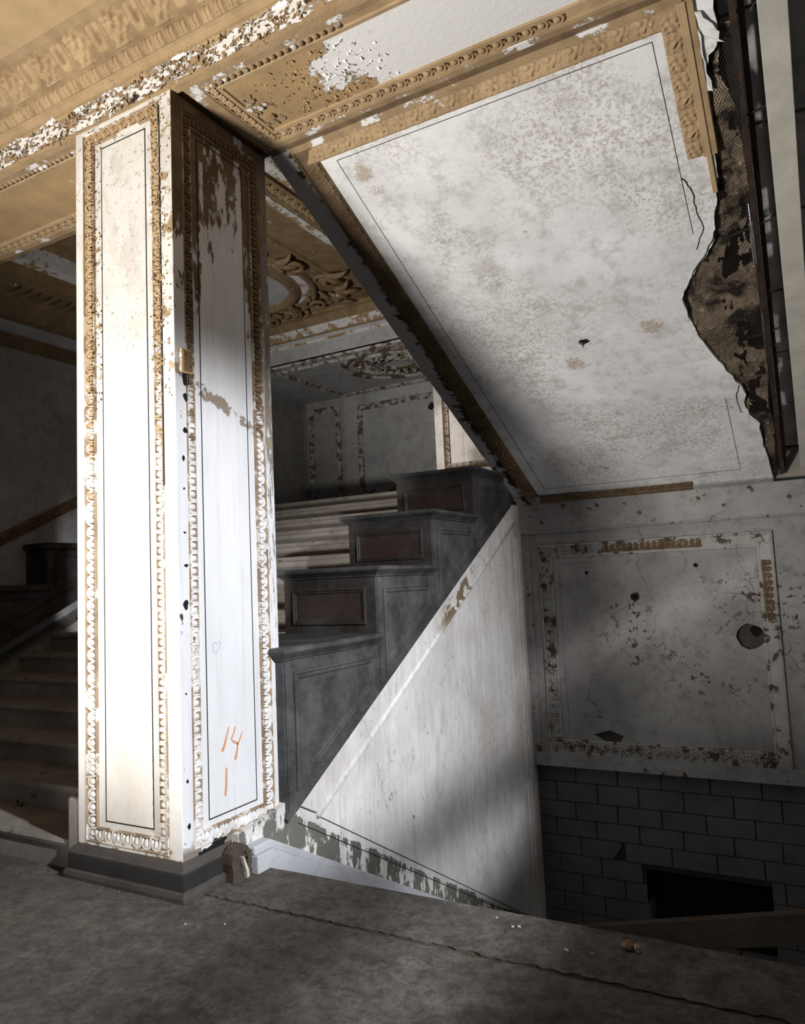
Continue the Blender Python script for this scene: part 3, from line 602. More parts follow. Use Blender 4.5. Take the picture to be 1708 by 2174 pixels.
fk = MB(); flakes(fk, 500, lambda: Vector((random.choice((random.uniform(-3.0, -2.85), random.uniform(-3.52, -3.42), random.uniform(-2.99, -2.90))), 2.748, random.uniform(2.5, 4.2))), (0, -1, 0), .003, .010, .008)
fk.build('curled_paint', MT['egg_w'], col, kind='stuff')
fk = MB(); flakes(fk, 260, lambda: Vector((random.triangular(-2.6, -1.7, -2.0), random.uniform(2.95, 3.36), 4.236)), (0, 0, -1), .004, .013, .012)
fk.build('curled_paint', MT['beams'], bm_, kind='stuff')

# ================================================================== SLOPING SOFFIT of the upper flight
so = struct('ceiling_sloping')
bnd = [(-.20, -.02), (-.20, .284), (-.267, .375), (-.303, .547), (-.305, .674), (-.308, .931), (-.309, 1.069), (-.335, 1.225), (-.37, 1.40), (-.385, 1.505), (-.428, 1.611), (-.499, 1.712), (-.60, 1.87), (-.659, 1.997), (-.64, 2.25), (-.575, 2.559), (-.47, 2.86), (-.378, 3.143), (-.392, 3.34), (-.375, 3.469), (-.311, 3.623), (-.318, 3.85), (-.301, 4.067), (-.276, 4.478), (-.27, 4.60)]
out_l = [(-2.795, 4.62), (-2.795, -.02)] + jag(bnd, 4, .009)
S0 = soff()
MB().plate(out_l, [blob((-1.411, 2.244), .045, .050, 12, .25)], S0, -.035, 0).build('plaster_face', MT['soff'], so)
MB().plate(blob((-1.411, 2.244), .06, .065, 10, .1), [], S0, -.05, -.034).build('cavity', MT['void'], so)
MB().plate(rect(-2.797, -2.650, .0, 4.56), [], S0, 0, .012).build('edge_band', MT['strip'], so)
MB().plate(rect(-2.650, -2.632, .02, 4.56), [], S0, 0, .030).build('fillet', MT['tan_d'], so, bevel=.003)
lm = MB().sweep([(0, 0), (.0, .022), (.012, .030), (.09, .018), (.112, .010), (.118, 0)], [(-2.632, 4.48), (-2.632, .03)][::1], S0, False).build('leaf_moulding', MT['tan_d'], so)
row('leaf', MT['tan_d'], lm, S0, (-2.578, 4.46), (-2.578, .12), .088, .100, .030, .010)
tm = MB().sweep([(0, 0), (0, .020), (-.012, .026), (-.085, .016), (-.095, 0)][::1], [(-2.62, .135), (-.34, .135)], S0, False).build('leaf_moulding', MT['tan'], so)
tm.data.transform(Matrix.Identity(4))
row('leaf', MT['tan'], tm, S0, (-2.55, .088), (-.46, .088), .115, .095, .032, .008)
MB().plate(rect(-2.65, -.33, -.01, .030), [], S0, 0, .026).build('fillet', MT['tan_f'], so, bevel=.003)
rm = MB().sweep([(0, 0), (0, .018), (.012, .030), (.075, .022), (.080, 0)], [(-.362, .03), (-.362, .905)][::-1], S0, False).build('leaf_moulding', MT['tan'], so)
rm.data.transform(Matrix.Identity(4))
row('leaf', MT['tan'], rm, S0, (-.402, .06), (-.402, .90), .10, .085, .030, .012)
MB().plate(rect(-.345, -.318, .03, 1.16), [], S0, 0, .034).build('fillet', MT['ceil'], so, bevel=.003)
MB().plate(rect(-.312, -.285, .03, .80), [], S0, 0, .016).build('fillet', MT['tan_d'], so, bevel=.003)
bo = MB().sweep([(0, 0), (0, .020), (.012, .026), (.08, .016), (.09, 0)], [(-.98, 4.50), (-2.53, 4.50)][::-1], S0, False).build('leaf_moulding', MT['tan_d'], so)
row('leaf', MT['tan_d'], bo, S0, (-2.50, 4.455), (-.98, 4.455), .088, .08, .022, .014)
row('leaf', MT['flake_grey'], bo, S0, (-2.64, 4.455), (-2.50, 4.455), .07, .10, .03, .014)
MB().plate(rect(-2.64, -.28, 4.50, 4.62), [], S0, 0, .018).build('bottom_fillet', MT['fartrim'], so, bevel=.003)
MB().sweep([(0, 0), (0, .0015), (.004, .0015), (.004, 0)], [(-.503, 1.45), (-.500, .180), (-2.407, .180), (-2.407, 4.305), (-.535, 4.305), (-.528, 3.2)], S0, False).build('groove_line', MT['mortar'], so)
# loose flap of white plaster along the break
flp = MB()
for (u0, v0, u1, v1, w_, lf) in ((-.285, .16, -.27, .52, .05, .03), (-.290, .52, -.285, .74, .032, .02), (-.300, .74, -.298, 1.06, .030, .03), (-.265, .10, -.19, .28, .06, .04)):
    n = 7; vs = []
    for i in range(n + 1):
        t = i/n; u = u0 + (u1 - u0)*t; v = v0 + (v1 - v0)*t; ww = w_*(1 + random.uniform(-.25, .25))
        vs += [S0(u - .025 - ww*.5, v, .004), S0(u - .025 + ww*.1, v, .008 + lf*.35), S0(u - .025 + ww*.6, v + .01, lf*random.uniform(.6, 1.1) - .01)]
    flp.add(vs, [(i*3 + q, i*3 + q + 1, i*3 + q + 4, i*3 + q + 3) for i in range(n) for q in range(2)])
flp.build('loose_plaster', MT['white'], so)
for pts in ([(-.50, 1.02), (-.46, 1.10), (-.455, 1.25), (-.44, 1.42), (-.50, 1.58)], [(-.385, 1.505), (-.47, 1.66), (-.545, 1.76), (-.585, 1.90), (-.61, 1.95)], [(-.41, 3.06), (-.445, 3.2), (-.44, 3.36), (-.43, 3.42)]):
    stroke(S0, jag(pts, 4, .006), .0028, .0015, MT['void'], 'crack', so, .0048)
MB().plate(rect(-2.797, -.2, -.02, 4.62), [], S0, -.40, -.36).build('flight_core', MT['void'], so)
MB().plate([(-2.797, -.02), (-2.74, -.02), (-2.74, 4.62), (-2.797, 4.62)], [], S0, -.40, -.03).build('stringer_side', MT['strip'], so)

# ---- exposed metal lath at the break
la = thing('metal_lath', 'torn sheet of rusty expanded metal lath with plaster keys at the broken soffit', 'metal lath', (-.25, 4.5, 3.9))
SL = soff(-.026)
def lath_x(v):   # (left, right) extent of the lath strip
    import bisect
    vs_ = [p[1] for p in bnd]; i = min(max(bisect.bisect(vs_, v), 1), len(bnd) - 1); a, b = bnd[i-1], bnd[i]
    t = 0 if abs(b[1] - a[1]) < 1e-6 else (v - a[1])/(b[1] - a[1]); return a[0] + (b[0] - a[0])*max(0, min(1, t)) - .05, -.135 - .02*v + .01*math.sin(v*7)
lm_ = MB(); DU, DV = .0078, .0135; wv = .0010
def bulge(u, v): return .010*math.sin(v*5 + u*9) + .014*math.sin(v*11 + 1)
v = .24
while v < 4.5:
    x0, x1 = lath_x(v); n0 = int(math.floor(x0/DU)); n1 = int(math.ceil(x1/DU)); r_ = round(v/DV)
    for k in range(n0, n1):
        up_ = (k + r_) % 2 == 0; ua, ub = k*DU, (k+1)*DU; va, vb = (v, v + DV) if up_ else (v + DV, v)
        pa, pb = SL(ua, va, bulge(ua, va)), SL(ub, vb, bulge(ub, vb)); o_ = SL(0, 1, 0) - SL(0, 0, 0); o_ = o_*wv*1.5; hh_ = (SL(0, 0, 1) - SL(0, 0, 0))*.0025
        lm_.add([pa - o_, pa + o_ + hh_, pb + o_ + hh_, pb - o_], [(0, 1, 2, 3)])
    v += DV
lm_.build('wire_mesh', MT['lath'], la, kind='stuff')
# plaster pressed through the lath: a lumpy sheet with ragged gaps
ks = MB(); nu, nv = 64, 420; vs = []; ok = []
import mathutils.noise as mn
for j in range(nv + 1):
    v = .24 + (4.3)*j/nv; x0, x1 = lath_x(v)
    for i in range(nu + 1):
        u = x0 + (x1 - x0 - .012)*i/nu
        vs.append(SL(u, v, bulge(u, v) - .006 - .012*mn.noise(Vector((u*30, v*30, 1))))); ok.append(mn.fractal(Vector((u*5.5, v*3.2, 3.7)), .8, 2.0, 5) - .75*(i/nu - .62) - (.22 if 1.2 < v < 3 and i/nu > .55 else 0) + (.48 if v < 1.1 else .30))
fs = []
for j in range(nv):
    for i in range(nu):
        q = (j*(nu+1) + i, j*(nu+1) + i + 1, (j+1)*(nu+1) + i + 1, (j+1)*(nu+1) + i)
        if sum(ok[k] for k in q) > 0: fs.append(q)
ks.add(vs, fs, True); ks.build('plaster_keys', MT['keys'], la, kind='stuff')

# ---- steelwork and slabs above the break
def soff_bar(name, label, cat, u, v0, v1, w_, h_, lvl, mat, group=None, du=0.0):
    t = thing(name, label, cat, S0(u, v0, -lvl), group)
    MB().beam(S0(u, v0, -lvl), S0(u + du, v1, -lvl), w_, h_, (0, ST, CT)).build('web', mat, t)
    MB().beam(S0(u - w_/2 + .004, v0, -lvl + h_*.5), S0(u + du - w_/2 + .004, v1, -lvl + h_*.5), .03, .005, (0, ST, CT)).build('flange', mat, t)
    return t
soff_bar('steel_angle', 'rusty steel angle running along the edge of the torn lath', 'steel angle', -.125, .10, 4.5, .010, .05, .05, MT['rust'], du=-.075)
soff_bar('steel_channel', 'dark steel channel behind the rusty angle at the broken ceiling', 'steel channel', -.085, .10, 4.5, .014, .06, .13, MT['rust'], du=-.08)
r1 = MB().tube([S0(-.150 - .016*v_, v_, -.028) for v_ in (1.35, 2.0, 2.7, 3.1)], .004, 7).build('steel_rod', MT['bright']); r1['label'] = 'thin shiny twisted rod lying along the lath, the shorter inner one'; r1['category'] = 'steel rod'
r2 = MB().tube([S0(-.108 - .017*v_, v_, -.05) for v_ in (1.25, 2.0, 2.7, 3.6)], .0055, 7).build('steel_rod', MT['bright']); r2['label'] = 'shiny smooth rod beside the steel angle, the outermost one'; r2['category'] = 'steel rod'
for i, v_ in enumerate((.78, 1.55, 2.15, 2.55, 2.72)):
    b = MB().tube([S0(-.30, v_ + .04, -.055), S0(.05, v_ - .02, -.075)], .006, 6).build('tie_bar', MT['rust'])
    b['label'] = ('short rusty tie bar crossing the dark gap, %s' % ('topmost of the five', 'second from the top', 'middle one of the five', 'fourth from the top', 'lowest of the five')[i]); b['category'] = 'tie bar'; b['group'] = 'tie bars across the lath'
cs = struct('ceiling_broken')
vv = [-.9, -.25, .33, 1.00, 1.68, 2.36, 3.04, 3.72, 4.4]
for i in range(len(vv) - 1):
    MB().plate(rect(-.20, .9, vv[i], vv[i+1] - .022), [], S0, -.30, -.24 + random.uniform(-.004, .004)).build('slab', MT['slab'], cs, bevel=.004)
MB().plate(rect(-.25, .9, -1, 4.5), [], S0, -.34, -.30).build('slab_backing', MT['void'], cs)
MB().beam(S0(.05, -.9, -.10), S0(.02, 4.4, -.10), .13, .18, (0, ST, CT)).build('pale_beam', MT['pale'], cs, bevel=.004)

# ================================================================== MAIN STAIRS
st = thing('staircase', 'broad marble staircase rising behind the column', 'stairs', (-5.1, 2.79, 0))
for n in range(16):
    y0 = 2.79 + .325*n; z0 = .163*n; z1 = z0 + .163 if n < 15 else 2.575
    pts = [(y0, z0 - .02), (y0, z1 - .045), (y0 - .018, z1 - .040), (y0 - .026, z1 - .020), (y0 - .018, z1 - .002), (y0 - .008, z1), (y0 + .34, z1), (y0 + .34, z0 - .02)]
    MB().plate(pts, [], lambda a, b, h: Vector((h, a, b)), -6.6, -3.615 if n < 3 else -3.6).build('step', MT['marble'], st)
MB().box(-3.712, -3.615, 2.755, 3.4, 0, .40).build('curb', MT['marble'], st, bevel=.02)
fd = struct('floor_landing')
MB().box(-9, .9, 7.70, 9.7, 2.30, 2.575).build('landing_slab', MT['marble'], fd)

# ---- wooden parapet pedestals
YP = [3.50, 4.585, 5.52, 6.43, 7.42]; ZC = [1.14, 1.62, 2.09, 2.555]
PL = ['lowest stepped wooden parapet pedestal beside the column, scuffed grey side', 'second stepped wooden pedestal up from the column, pale scuffed side', 'third stepped wooden pedestal up from the column, almost black side', 'topmost stepped wooden pedestal tucked under the sloping soffit']
def pedestal(k, xa, xb, label, group, flank, y0, y1, zc):
    p = thing('parapet_pedestal', label, 'pedestal', ((xa + xb)/2, y0, zs(y0)), group)
    top = zc - .075; xs_ = xb if flank == 'R' else xb
    yb = y0 if k else 3.545                       # the lowest one stops behind the column; only its face board runs past
    MB().plate([(yb, zs(yb)), (y1, zs(y1)), (y1, top), (yb, top)], [], lambda a, b, h: Vector((h, a, b)), xa, xb - (0 if k else .002)).build('body', MT['wood_side'], p)
    if k: MB().plate(rect(xa + .001, xb - .001, max(zs(y0), 0) + .005, top - .002), [], front(y0), -.004, .004).build('front_board', MT['wood'], p)
    else: MB().plate([(y0, zs(y0)), (y1, zs(y1)), (y1, top), (y0, top)], [], lambda a, b, h: Vector((h, a, b)), CX1 + .002, xb).build('face_board', MT['wood_side'], p)
    # cap: stacked rounded slab
    def loop(off, z): return [(xa - off, y0 - off, z), (xb + off, y0 - off, z), (xb + off, y1 + .0, z), (xa - off, y1 + .0, z)]
    lv = [(.012, top - .002), (.020, top + .012), (.036, top + .024), (.040, top + .030), (.052, top + .036), (.062, top + .050), (.058, top + .066), (.046, top + .075)]
    b = MB(); vs = [q for o_, z_ in lv for q in loop(o_, z_)]; n = len(lv)
    b.add(vs, [(i*4 + j, i*4 + (j+1) % 4, (i+1)*4 + (j+1) % 4, (i+1)*4 + j) for i in range(n - 1) for j in range(4)] + [(0, 1, 2, 3), tuple((n-1)*4 + j for j in range(4))])
    if not k:                                     # cap behind the column plus its return along the column face
        b = MB()
        for lp in (lambda off, z: [(xa - off, 3.542, z), (CX1 + .004, 3.542, z), (CX1 + .004, y1, z), (xa - off, y1, z)], lambda off, z: [(CX1 + .003, y0 - off, z), (xb + off, y0 - off, z), (xb + off, y1, z), (CX1 + .003, y1, z)]):
            b.add([q for o_, z_ in lv for q in lp(o_, z_)], [(i*4 + j, i*4 + (j+1) % 4, (i+1)*4 + (j+1) % 4, (i+1)*4 + j) for i in range(n - 1) for j in range(4)] + [(0, 1, 2, 3), tuple((n-1)*4 + j for j in range(4))])
    b.build('cap', MT['wood_side'], p)
    # front panel
    zb = max(zs(y0), 0) + .04 if k == 0 else ZC[k-1] + .02
    r = (xa + .085, xb - .085, zb + .045, top - .085)
    if k and r[3] - r[2] > .1:
        MB().plate(rect(*r), [], front(y0 - .004), -.01, .002).build('front_panel', MT['wood_red'], p)
        MB().sweep([(-.004, 0), (-.004, .012), (.006, .016), (.014, .008), (.022, .011), (.030, .004), (.038, 0)], rect(*r), front(y0 - .004)).build('panel_bead', MT['wood'], p)
    # side panel following the slope
    a, c = y0 + .105, y1 - .085
    path = [(a, zs(a) + .105), (c, zs(c) + .105), (c, top - .085), (a, top - .085)]
    if flank == 'R':
        MB().sweep([(-.006, 0), (-.006, .010), (.006, .014), (.014, .006), (.022, .012), (.034, .010), (.042, 0)], path, side(xb)).build('panel_bead', MT['wood_side'], p)
        MB().sweep([(0, 0), (0, .012), (.03, .012), (.034, 0)], [(y0, zs(y0) + .002), (y1, zs(y1) + .002)], side(xb), False).build('sloped_plinth', MT['wood_side'], p)
        MB().plate(rect(y0 + .012, y0 + .075, zs(y0) + .06, top - .01), [], side(xb), 0, .008).build('stile', MT['wood_side'], p)
    else:
        MB().sweep([(-.006, 0), (-.006, .010), (.006, .014), (.014, .006), (.022, .012), (.034, .010), (.042, 0)], path, side(xb)).build('panel_bead', MT['wood'], p)
    return p
for k in range(4): pedestal(k, -3.60, -2.78, PL[k], 'stepped pedestals beside the column', 'R', YP[k], YP[k+1], ZC[k])
for k, (y0, y1, zc) in enumerate(((3.62, 4.70, 1.625), (4.70, 5.64, 2.035))):
    # inner face of the opposite parapet: sloped base at the height seen above the steps
    zl = lambda y: 1.235 + .49*(y - 4.57)
    p = thing('parapet_pedestal', ('dark wooden parapet pedestal across the stairs, lower of those left of the column', 'dark wooden parapet pedestal across the stairs, upper of those left of the column')[k], 'pedestal', (-7.0, y0, zl(y0)), 'pedestals across the stairs')
    top = zc - .06
    MB().plate([(y0, zl(y0) + .14), (y1, zl(y1) + .14), (y1, top), (y0, top)], [], lambda a, b, h: Vector((h, a, b)), -6.95, -6.62).build('body', MT['wood'], p)
    MB().plate([(y0, zl(y0)), (y1, zl(y1)), (y1, zl(y1) + .15), (y0, zl(y0) + .15)], [], lambda a, b, h: Vector((h, a, b)), -6.95, -6.59).build('sloped_plinth', MT['wood'], p)
    MB().box(-6.95, -6.57, y0 - .04, y1, top, zc).build('cap', MT['wood'], p, bevel=.012)
    MB().sweep([(-.006, 0), (-.006, .012), (.008, .016), (.02, .006), (.034, 0)], [(y0 + .1, zl(y0 + .1) + .22), (y1 - .08, zl(y1 - .08) + .22), (y1 - .08, top - .06), (y0 + .1, top - .06)], side(-6.62)).build('panel_bead', MT['wood'], p)

# ---- wall on the far side of the stairs
wl = struct('wall_left')
MB().plate([(2.5, 0), (7.9, 0), (7.9, 2.6), (2.5, .05 + .0)], [], lambda a, b, h: Vector((h, a, b)), -7.0, -6.605).build('stair_string', MT['marble'], wl)
MB().box(-7.15, -6.95, 2.0, 9.6, 0, 5.0).build('wall_face', MT['scoff'], wl)
MB().box(-9.0, -6.95, 2.50, 2.6, 0, 5.0).build('wall_return', MT['scoff'], wl)
zm = lambda y: 2.263 + .50*(y - 4.81)
dm = MB().sweep([(0, 0), (0, .02), (.02, .03), (.08, .016), (.09, .022), (.11, .022), (.11, 0)], [(3.0, zm(3.0) - .05), (7.4, zm(7.4) - .05)], side(-6.95), False).build('raking_moulding', MT['tan_d'], wl)
row('leaf', MT['tan_d'], dm, side(-6.95), (4.3, zm(4.3) + .0), (5.6, zm(5.6) + .0), .09, .08, .05, .006)
MB().sweep([(0, 0), (0, .008), (.05, .008), (.05, 0)], [(3.0, zm(3.0) + .12), (7.4, zm(7.4) + .12)], side(-6.95), False).build('raking_fillet', MT['scoff'], wl)
# cornice at its head
cp = [(-6.95, 4.03), (-6.925, 4.04), (-6.90, 4.165), (-6.87, 4.17), (-6.80, 4.255), (-6.70, 4.27), (-6.62, 4.39), (-6.58, 4.41), (-6.42, 4.53), (-6.38, 4.54), (-6.30, 4.63), (-6.22, 4.66), (-6.18, 4.80), (-6.0, 4.95)]
cm = ['coffer', 'coffer', 'land', 'land', 'coffer', 'coffer', 'coffer', 'coffer', 'coffer', 'coffer', 'coffer_w', 'coffer_w', 'coffer']
for i in range(len(cp) - 1):
    (xa, za), (xb, zb) = cp[i], cp[i+1]
    MB().add([(xa, 3.54, za), (xb, 3.54, zb), (xb, 7.6, zb), (xa, 7.6, za), (xa - .08, 3.54, za + .08), (xb - .08, 3.54, zb + .08), (xb - .08, 7.6, zb + .08), (xa - .08, 7.6, za + .08)], [(0, 1, 2, 3), (4, 7, 6, 5), (0, 4, 5, 1), (3, 2, 6, 7)]).build('cornice_course', MT[cm[i]], wl)
lr = lambda a, b, h: Vector((-6.60 + b*.8 - .55*h, a, 4.40 + b*.6 - .8*h))
row('shell', MT['coffer'], wl.children[-6], lr, (4.2, .1), (5.6, .1), .11, .17, .03)

# ================================================================== COFFERED CEILING over the stairs
cc = struct('ceiling_coffer')
ZK = 4.95
MB().box(-7.1, -2.7, 3.5, 7.75, ZK, ZK + .1).build('ceiling_face', MT['coffer'], cc)
K = down(ZK)
MB().plate(rect(-3.72, -2.78, 3.5, 7.75), [], K, 0, .012).build('flaked_border', MT['coffer_w'], cc)
MB().sweep([(0, 0), (0, .05), (.03, .06), (.05, .03), (.14, .025), (.16, .045), (.19, .045), (.20, 0)], [(-3.72, 7.7), (-3.72, 3.5)][::-1], K, False).build('border_moulding', MT['coffer'], cc)
row('egg', MT['coffer'], cc.children[-1], K, (-3.815, 3.9), (-3.815, 7.1), .10, .09, .045, .02)
MB().sweep([(0, 0), (0, .035), (.08, .03), (.14, 0)], [(-3.93, 3.5), (-3.93, 7.7)], K, False).build('border_fillet', MT['coffer_w'], cc)
MB().sweep([(0, 0), (.02, .028), (.05, .028), (.06, 0)], [(-4.42, 3.5), (-4.42, 7.45), (-6.2, 7.45)], K, False).build('inner_fillet', MT['coffer'], cc)
# oval frame with scrolls
OC = Vector((-5.55, 6.30)); RX, RY = .62, .78
def oval(rx, ry, n=72): return [(OC.x + rx*math.cos(2*math.pi*i/n), OC.y + ry*math.sin(2*math.pi*i/n)) for i in range(n)]
MB().plate(oval(RX - .02, RY - .02), [], K, 0, .006).build('oval_field', MT['land'], cc)
MB().sweep([(.06, 0), (.05, .05), (.02, .075), (-.02, .075), (-.06, .05), (-.09, .015), (-.20, .012), (-.22, .05), (-.26, .055), (-.28, 0)], oval(RX, RY), K, True, True).build('oval_moulding', MT['coffer'], cc)
MB().sweep([(-.095, .016), (-.12, .026), (-.17, .026), (-.195, .014)], oval(RX, RY), K, True, True).build('oval_band', MT['coffer_w'], cc)
def scroll(cx, cy, r, a0, turns, dirn, mb):
    pts = []; rr = []; n = 26
    for i in range(n):
        t = i/(n - 1); a = a0 + dirn*turns*2*math.pi*t; q = r*(1 - .82*t); pts.append(K(cx + q*math.cos(a), cy + q*math.sin(a), .045 + .03*t)); rr.append(.030*(1 - .45*t))
    mb.tube(pts, rr, 7)
for (cx, cy, r, a0, dr) in ((-4.80, 5.72, .17, 2.6, 1), (-4.62, 6.20, .16, 2.0, 1), (-5.02, 7.18, .15, -1.5, -1), (-5.45, 7.32, .17, 0, 1), (-5.9, 7.34, .15, 2, -1), (-5.1, 5.35, .16, 1, 1), (-4.55, 6.62, .11, 1.2, -1), (-5.75, 7.12, .12, -.5, 1)):
    b = MB(); scroll(cx, cy, r, a0, 1.6, dr, b); b.build('scroll', MT['coffer'], cc)
def leafspray(cx, cy, ang, L, mb):
    for s_ in (-1, 0, 1):
        a = ang + s_*.5; pts = [K(cx + L*t*math.cos(a + s_*.5*t), cy + L*t*math.sin(a + s_*.5*t), .02 + .05*math.sin(t*2.6)) for t in (0, .25, .5, .75, 1)]
        mb.tube(pts, [.012, .035, .042, .030, .008], 6)
for (cx, cy, ang, L) in ((-4.75, 6.0, .8, .3), (-4.5, 6.55, 1.2, .3), (-4.62, 6.95, .6, .3), (-4.85, 7.22, -.4, .32), (-5.3, 7.28, -2.6, .28), (-4.95, 5.5, 1.4, .3), (-5.65, 7.36, -.6, .25), (-4.75, 7.05, 1.3, .25), (-6.0, 7.2, .6, .25)):
    b = MB(); leafspray(cx, cy, ang, L, b); b.build('leaf_spray', MT['coffer'], cc)
MB().plate([(-4.47, 7.40), (-4.47, 6.85), (-4.56, 7.05), (-4.75, 7.25), (-5.0, 7.40)], [], K, 0, .022).build('corner_panel', MT['coffer'], cc)
# far cornice and beam face above the landing edge
hc = [(7.42, 4.95, 'coffer'), (7.45, 4.90, 'coffer'), (7.50, 4.885, 'coffer'), (7.54, 4.82, 'coffer'), (7.56, 4.80, 'coffer_w'), (7.64, 4.72, 'coffer'), (7.66, 4.70, 'land'), (7.68, 4.665, 'coffer_w'), (7.685, 4.63, 'land'), (7.70, 4.60, 'land'), (7.70, 4.42, 'landmould'), (7.67, 4.415, 'landmould'), (7.68, 4.385, 'landmould'), (7.75, 4.38, None)]
for i in range(len(hc) - 1):
    (ya, za, mm), (yb, zb, _) = hc[i], hc[i+1]
    MB().add([(-7, ya, za), (-2.7, ya, za), (-2.7, yb, zb), (-7, yb, zb), (-7, ya + .08, za + .08), (-2.7, ya + .08, za + .08), (-2.7, yb + .08, zb + .08), (-7, yb + .08, zb + .08)], [(0, 1, 2, 3), (7, 6, 5, 4), (0, 4, 5, 1), (3, 2, 6, 7)]).build('cornice_course', MT[mm], cc)

# ================================================================== LANDING
cl = struct('ceiling_landing')
MB().box(-9, -2.6, 7.74, 9.7, 4.39, 4.5).build('ceiling_face', MT['land'], cl)
D = down(4.39)
lmm = MB().sweep([(0, 0), (0, .02), (.02, .035), (.07, .02), (.085, 0)], rect(-6.18, -2.9, 7.80, 9.42), D).build('ceiling_moulding', MT['landmould'], cl)
row('leaf', MT['landmould'], lmm, D, (-6.14, 9.38), (-4.0, 9.38), .10, .07, .02, .02, True); row('leaf', MT['landmould'], lmm, D, (-6.14, 7.84), (-6.14, 9.38), .10, .07, .02, .02)
md = MB()
OM = Vector((-4.62, 8.42))
def ov2(rx, ry, n=64): return [(OM.x + rx*math.cos(2*math.pi*i/n), OM.y + ry*math.sin(2*math.pi*i/n)) for i in range(n)]
for rx, ry in ((.74, .62), (.58, .47), (.42, .34), (.25, .20)): md.sweep([(.05, 0), (.03, .03), (0, .038), (-.03, .03), (-.05, 0)], ov2(rx, ry), D, True, True)
md.build('oval_medallion', m_ornament('medallion_paint', (.40, .395, .39), (.26, .25, .24), .0, (.085, .058, .036), 4), cl)
for i in range(18):
    a = i*2*math.pi/18; b = MB(); b.tube([D(OM.x + q*.62*math.cos(a + .25*math.sin(q*9)), OM.y + q*.50*math.sin(a + .25*math.sin(q*9)), .02 + .02*math.sin(q*3)) for q in (.42, .55, .7, .85, .98)], [.010, .026, .034, .026, .010], 6); b.build('medallion_leaf', MT['landmould'], cl)
MB().box(-9, -6.92, 7.74, 9.6, 4.28, 4.40).build('side_beam', MT['land'], cl)
wk = struct('wall_landing')
YB = 9.5; B = front(YB)
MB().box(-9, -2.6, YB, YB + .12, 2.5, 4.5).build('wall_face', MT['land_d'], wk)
MB().plate(rect(-6.17, -2.6, 2.5, 4.39), [blob((-4.66, 4.005), .062, .055, 12, .15)], B, 0, .045).build('panel_board', MT['land'], wk)
MB().plate(blob((-4.66, 4.005), .066, .060, 10, .1), [], B, .001, .004).build('cavity', MT['void'], wk)
MB().plate(blob((-5.62, 4.085), .035, .03, 9, .2), [], B, .045, .0465).build('stain', MT['scoff'], wk)
MB().box(-5.48, -5.42, YB - .062, YB - .045, 3.17, 3.27).build('outlet_plate', MT['scoff'], wk, bevel=.003)
for (r, b0, mm) in (((-5.92, -3.6, 2.80, 4.20), .045, 'landmould'), ((-6.86, -6.27, 2.62, 4.27), 0, 'landmould'), ((-8.2, -7.25, 2.66, 4.06), 0, 'landmould')):
    mo = MB().sweep([(0, b0), (0, b0 + .02), (.02, b0 + .03), (.07, b0 + .016), (.085, b0)], rect(*r), B).build('panel_moulding', MT[mm], wk)
    rect_rows('leaf', MT[mm], mo, B, r, .045, .10, .07, .02, b0 + .012, 'LT' if r[0] > -6 else 'RL' if r[0] > -7 else 'R')
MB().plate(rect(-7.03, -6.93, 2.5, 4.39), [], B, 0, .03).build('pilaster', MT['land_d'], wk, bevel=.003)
# nearer pier brightened by the added spot
wp = struct('wall_pier')
Pm = front(8.40)
MB().plate(rect(-4.105, -2.75, 2.5, 4.39), [], Pm, -.35, 0).build('pier_face', MT['pier'], wp)
pm = MB().sweep([(0, 0), (0, .02), (.02, .03), (.07, .016), (.085, 0)], rect(-3.985, -2.9, 2.86, 4.2), Pm).build('panel_moulding', MT['tan_d'], wp)
rect_rows('leaf', MT['flake_grey'], pm, Pm, (-3.985, -2.9, 2.86, 4.2), .045, .09, .07, .02, .012, 'LB')
MB().plate(rect(-3.74, -3.72, 2.9, 4.1), [], Pm, 0, .006).build('fillet', MT['pier'], wp)

# ================================================================== BROKEN SKIRTING, TIMBER, DEBRIS
bk = thing('broken_skirting', 'broken stub of plaster skirting with a hollow brown end beside the column base', 'skirting stub', (-2.72, 3.08, 0))
random.seed(3)
def rock(mb, c, r, n=9, k=6, sq=(1, 1, 1), jit=.25):
    vs = []; fs = []
    for i in range(k + 1):
        t = math.pi*i/k
        for j in range(n):
            a = 2*math.pi*j/n; q = 1 + random.uniform(-jit, jit); vs.append((c[0] + r*sq[0]*q*math.sin(t)*math.cos(a), c[1] + r*sq[1]*q*math.sin(t)*math.sin(a), c[2] + r*sq[2]*q*math.cos(t)))
    for i in range(k):
        for j in range(n): fs.append((i*n + j, i*n + (j+1) % n, (i+1)*n + (j+1) % n, (i+1)*n + j))
    mb.add(vs, fs); return mb
dk = m_plain('broken_plaster_core', (.085, .066, .048), (.042, .032, .024), 14, .010)
MB().plate(jag([(2.985, .0), (3.05, -.002), (3.135, .0), (3.128, .06), (3.135, .12), (3.09, .165), (3.04, .172), (2.99, .14), (2.985, .0)], 3, .008)[:-1], [blob((3.075, .085), .030, .045, 11, .2)], side(-2.80), 0, .070).build('hollow_shell', dk, bk)
MB().box(-2.80, -2.785, 3.03, 3.13, .02, .15).build('cavity_back', MT['void'], bk)
MB().plate([(3.075, .0), (3.095, .005), (3.09, .04), (3.068, .085), (3.055, .115), (3.048, .112), (3.058, .075), (3.072, .035)], [], side(-2.735), 0, .022).build('white_shard', MT['debris'], bk)
rock(MB(), (-2.755, 3.085, .105), .022).build('loose_lump', dk, bk)
rock(MB(), (-2.765, 3.06, .05), .02).build('loose_lump', dk, bk)
MB().plate(jag([(2.845, .165), (3.03, .165), (3.06, .20), (3.0, .215), (2.93, .195), (2.86, .188), (2.845, .165)], 4, .008)[:-1], [], side(CX1), -.002, .003).build('bare_gap', MT['void'], bk)
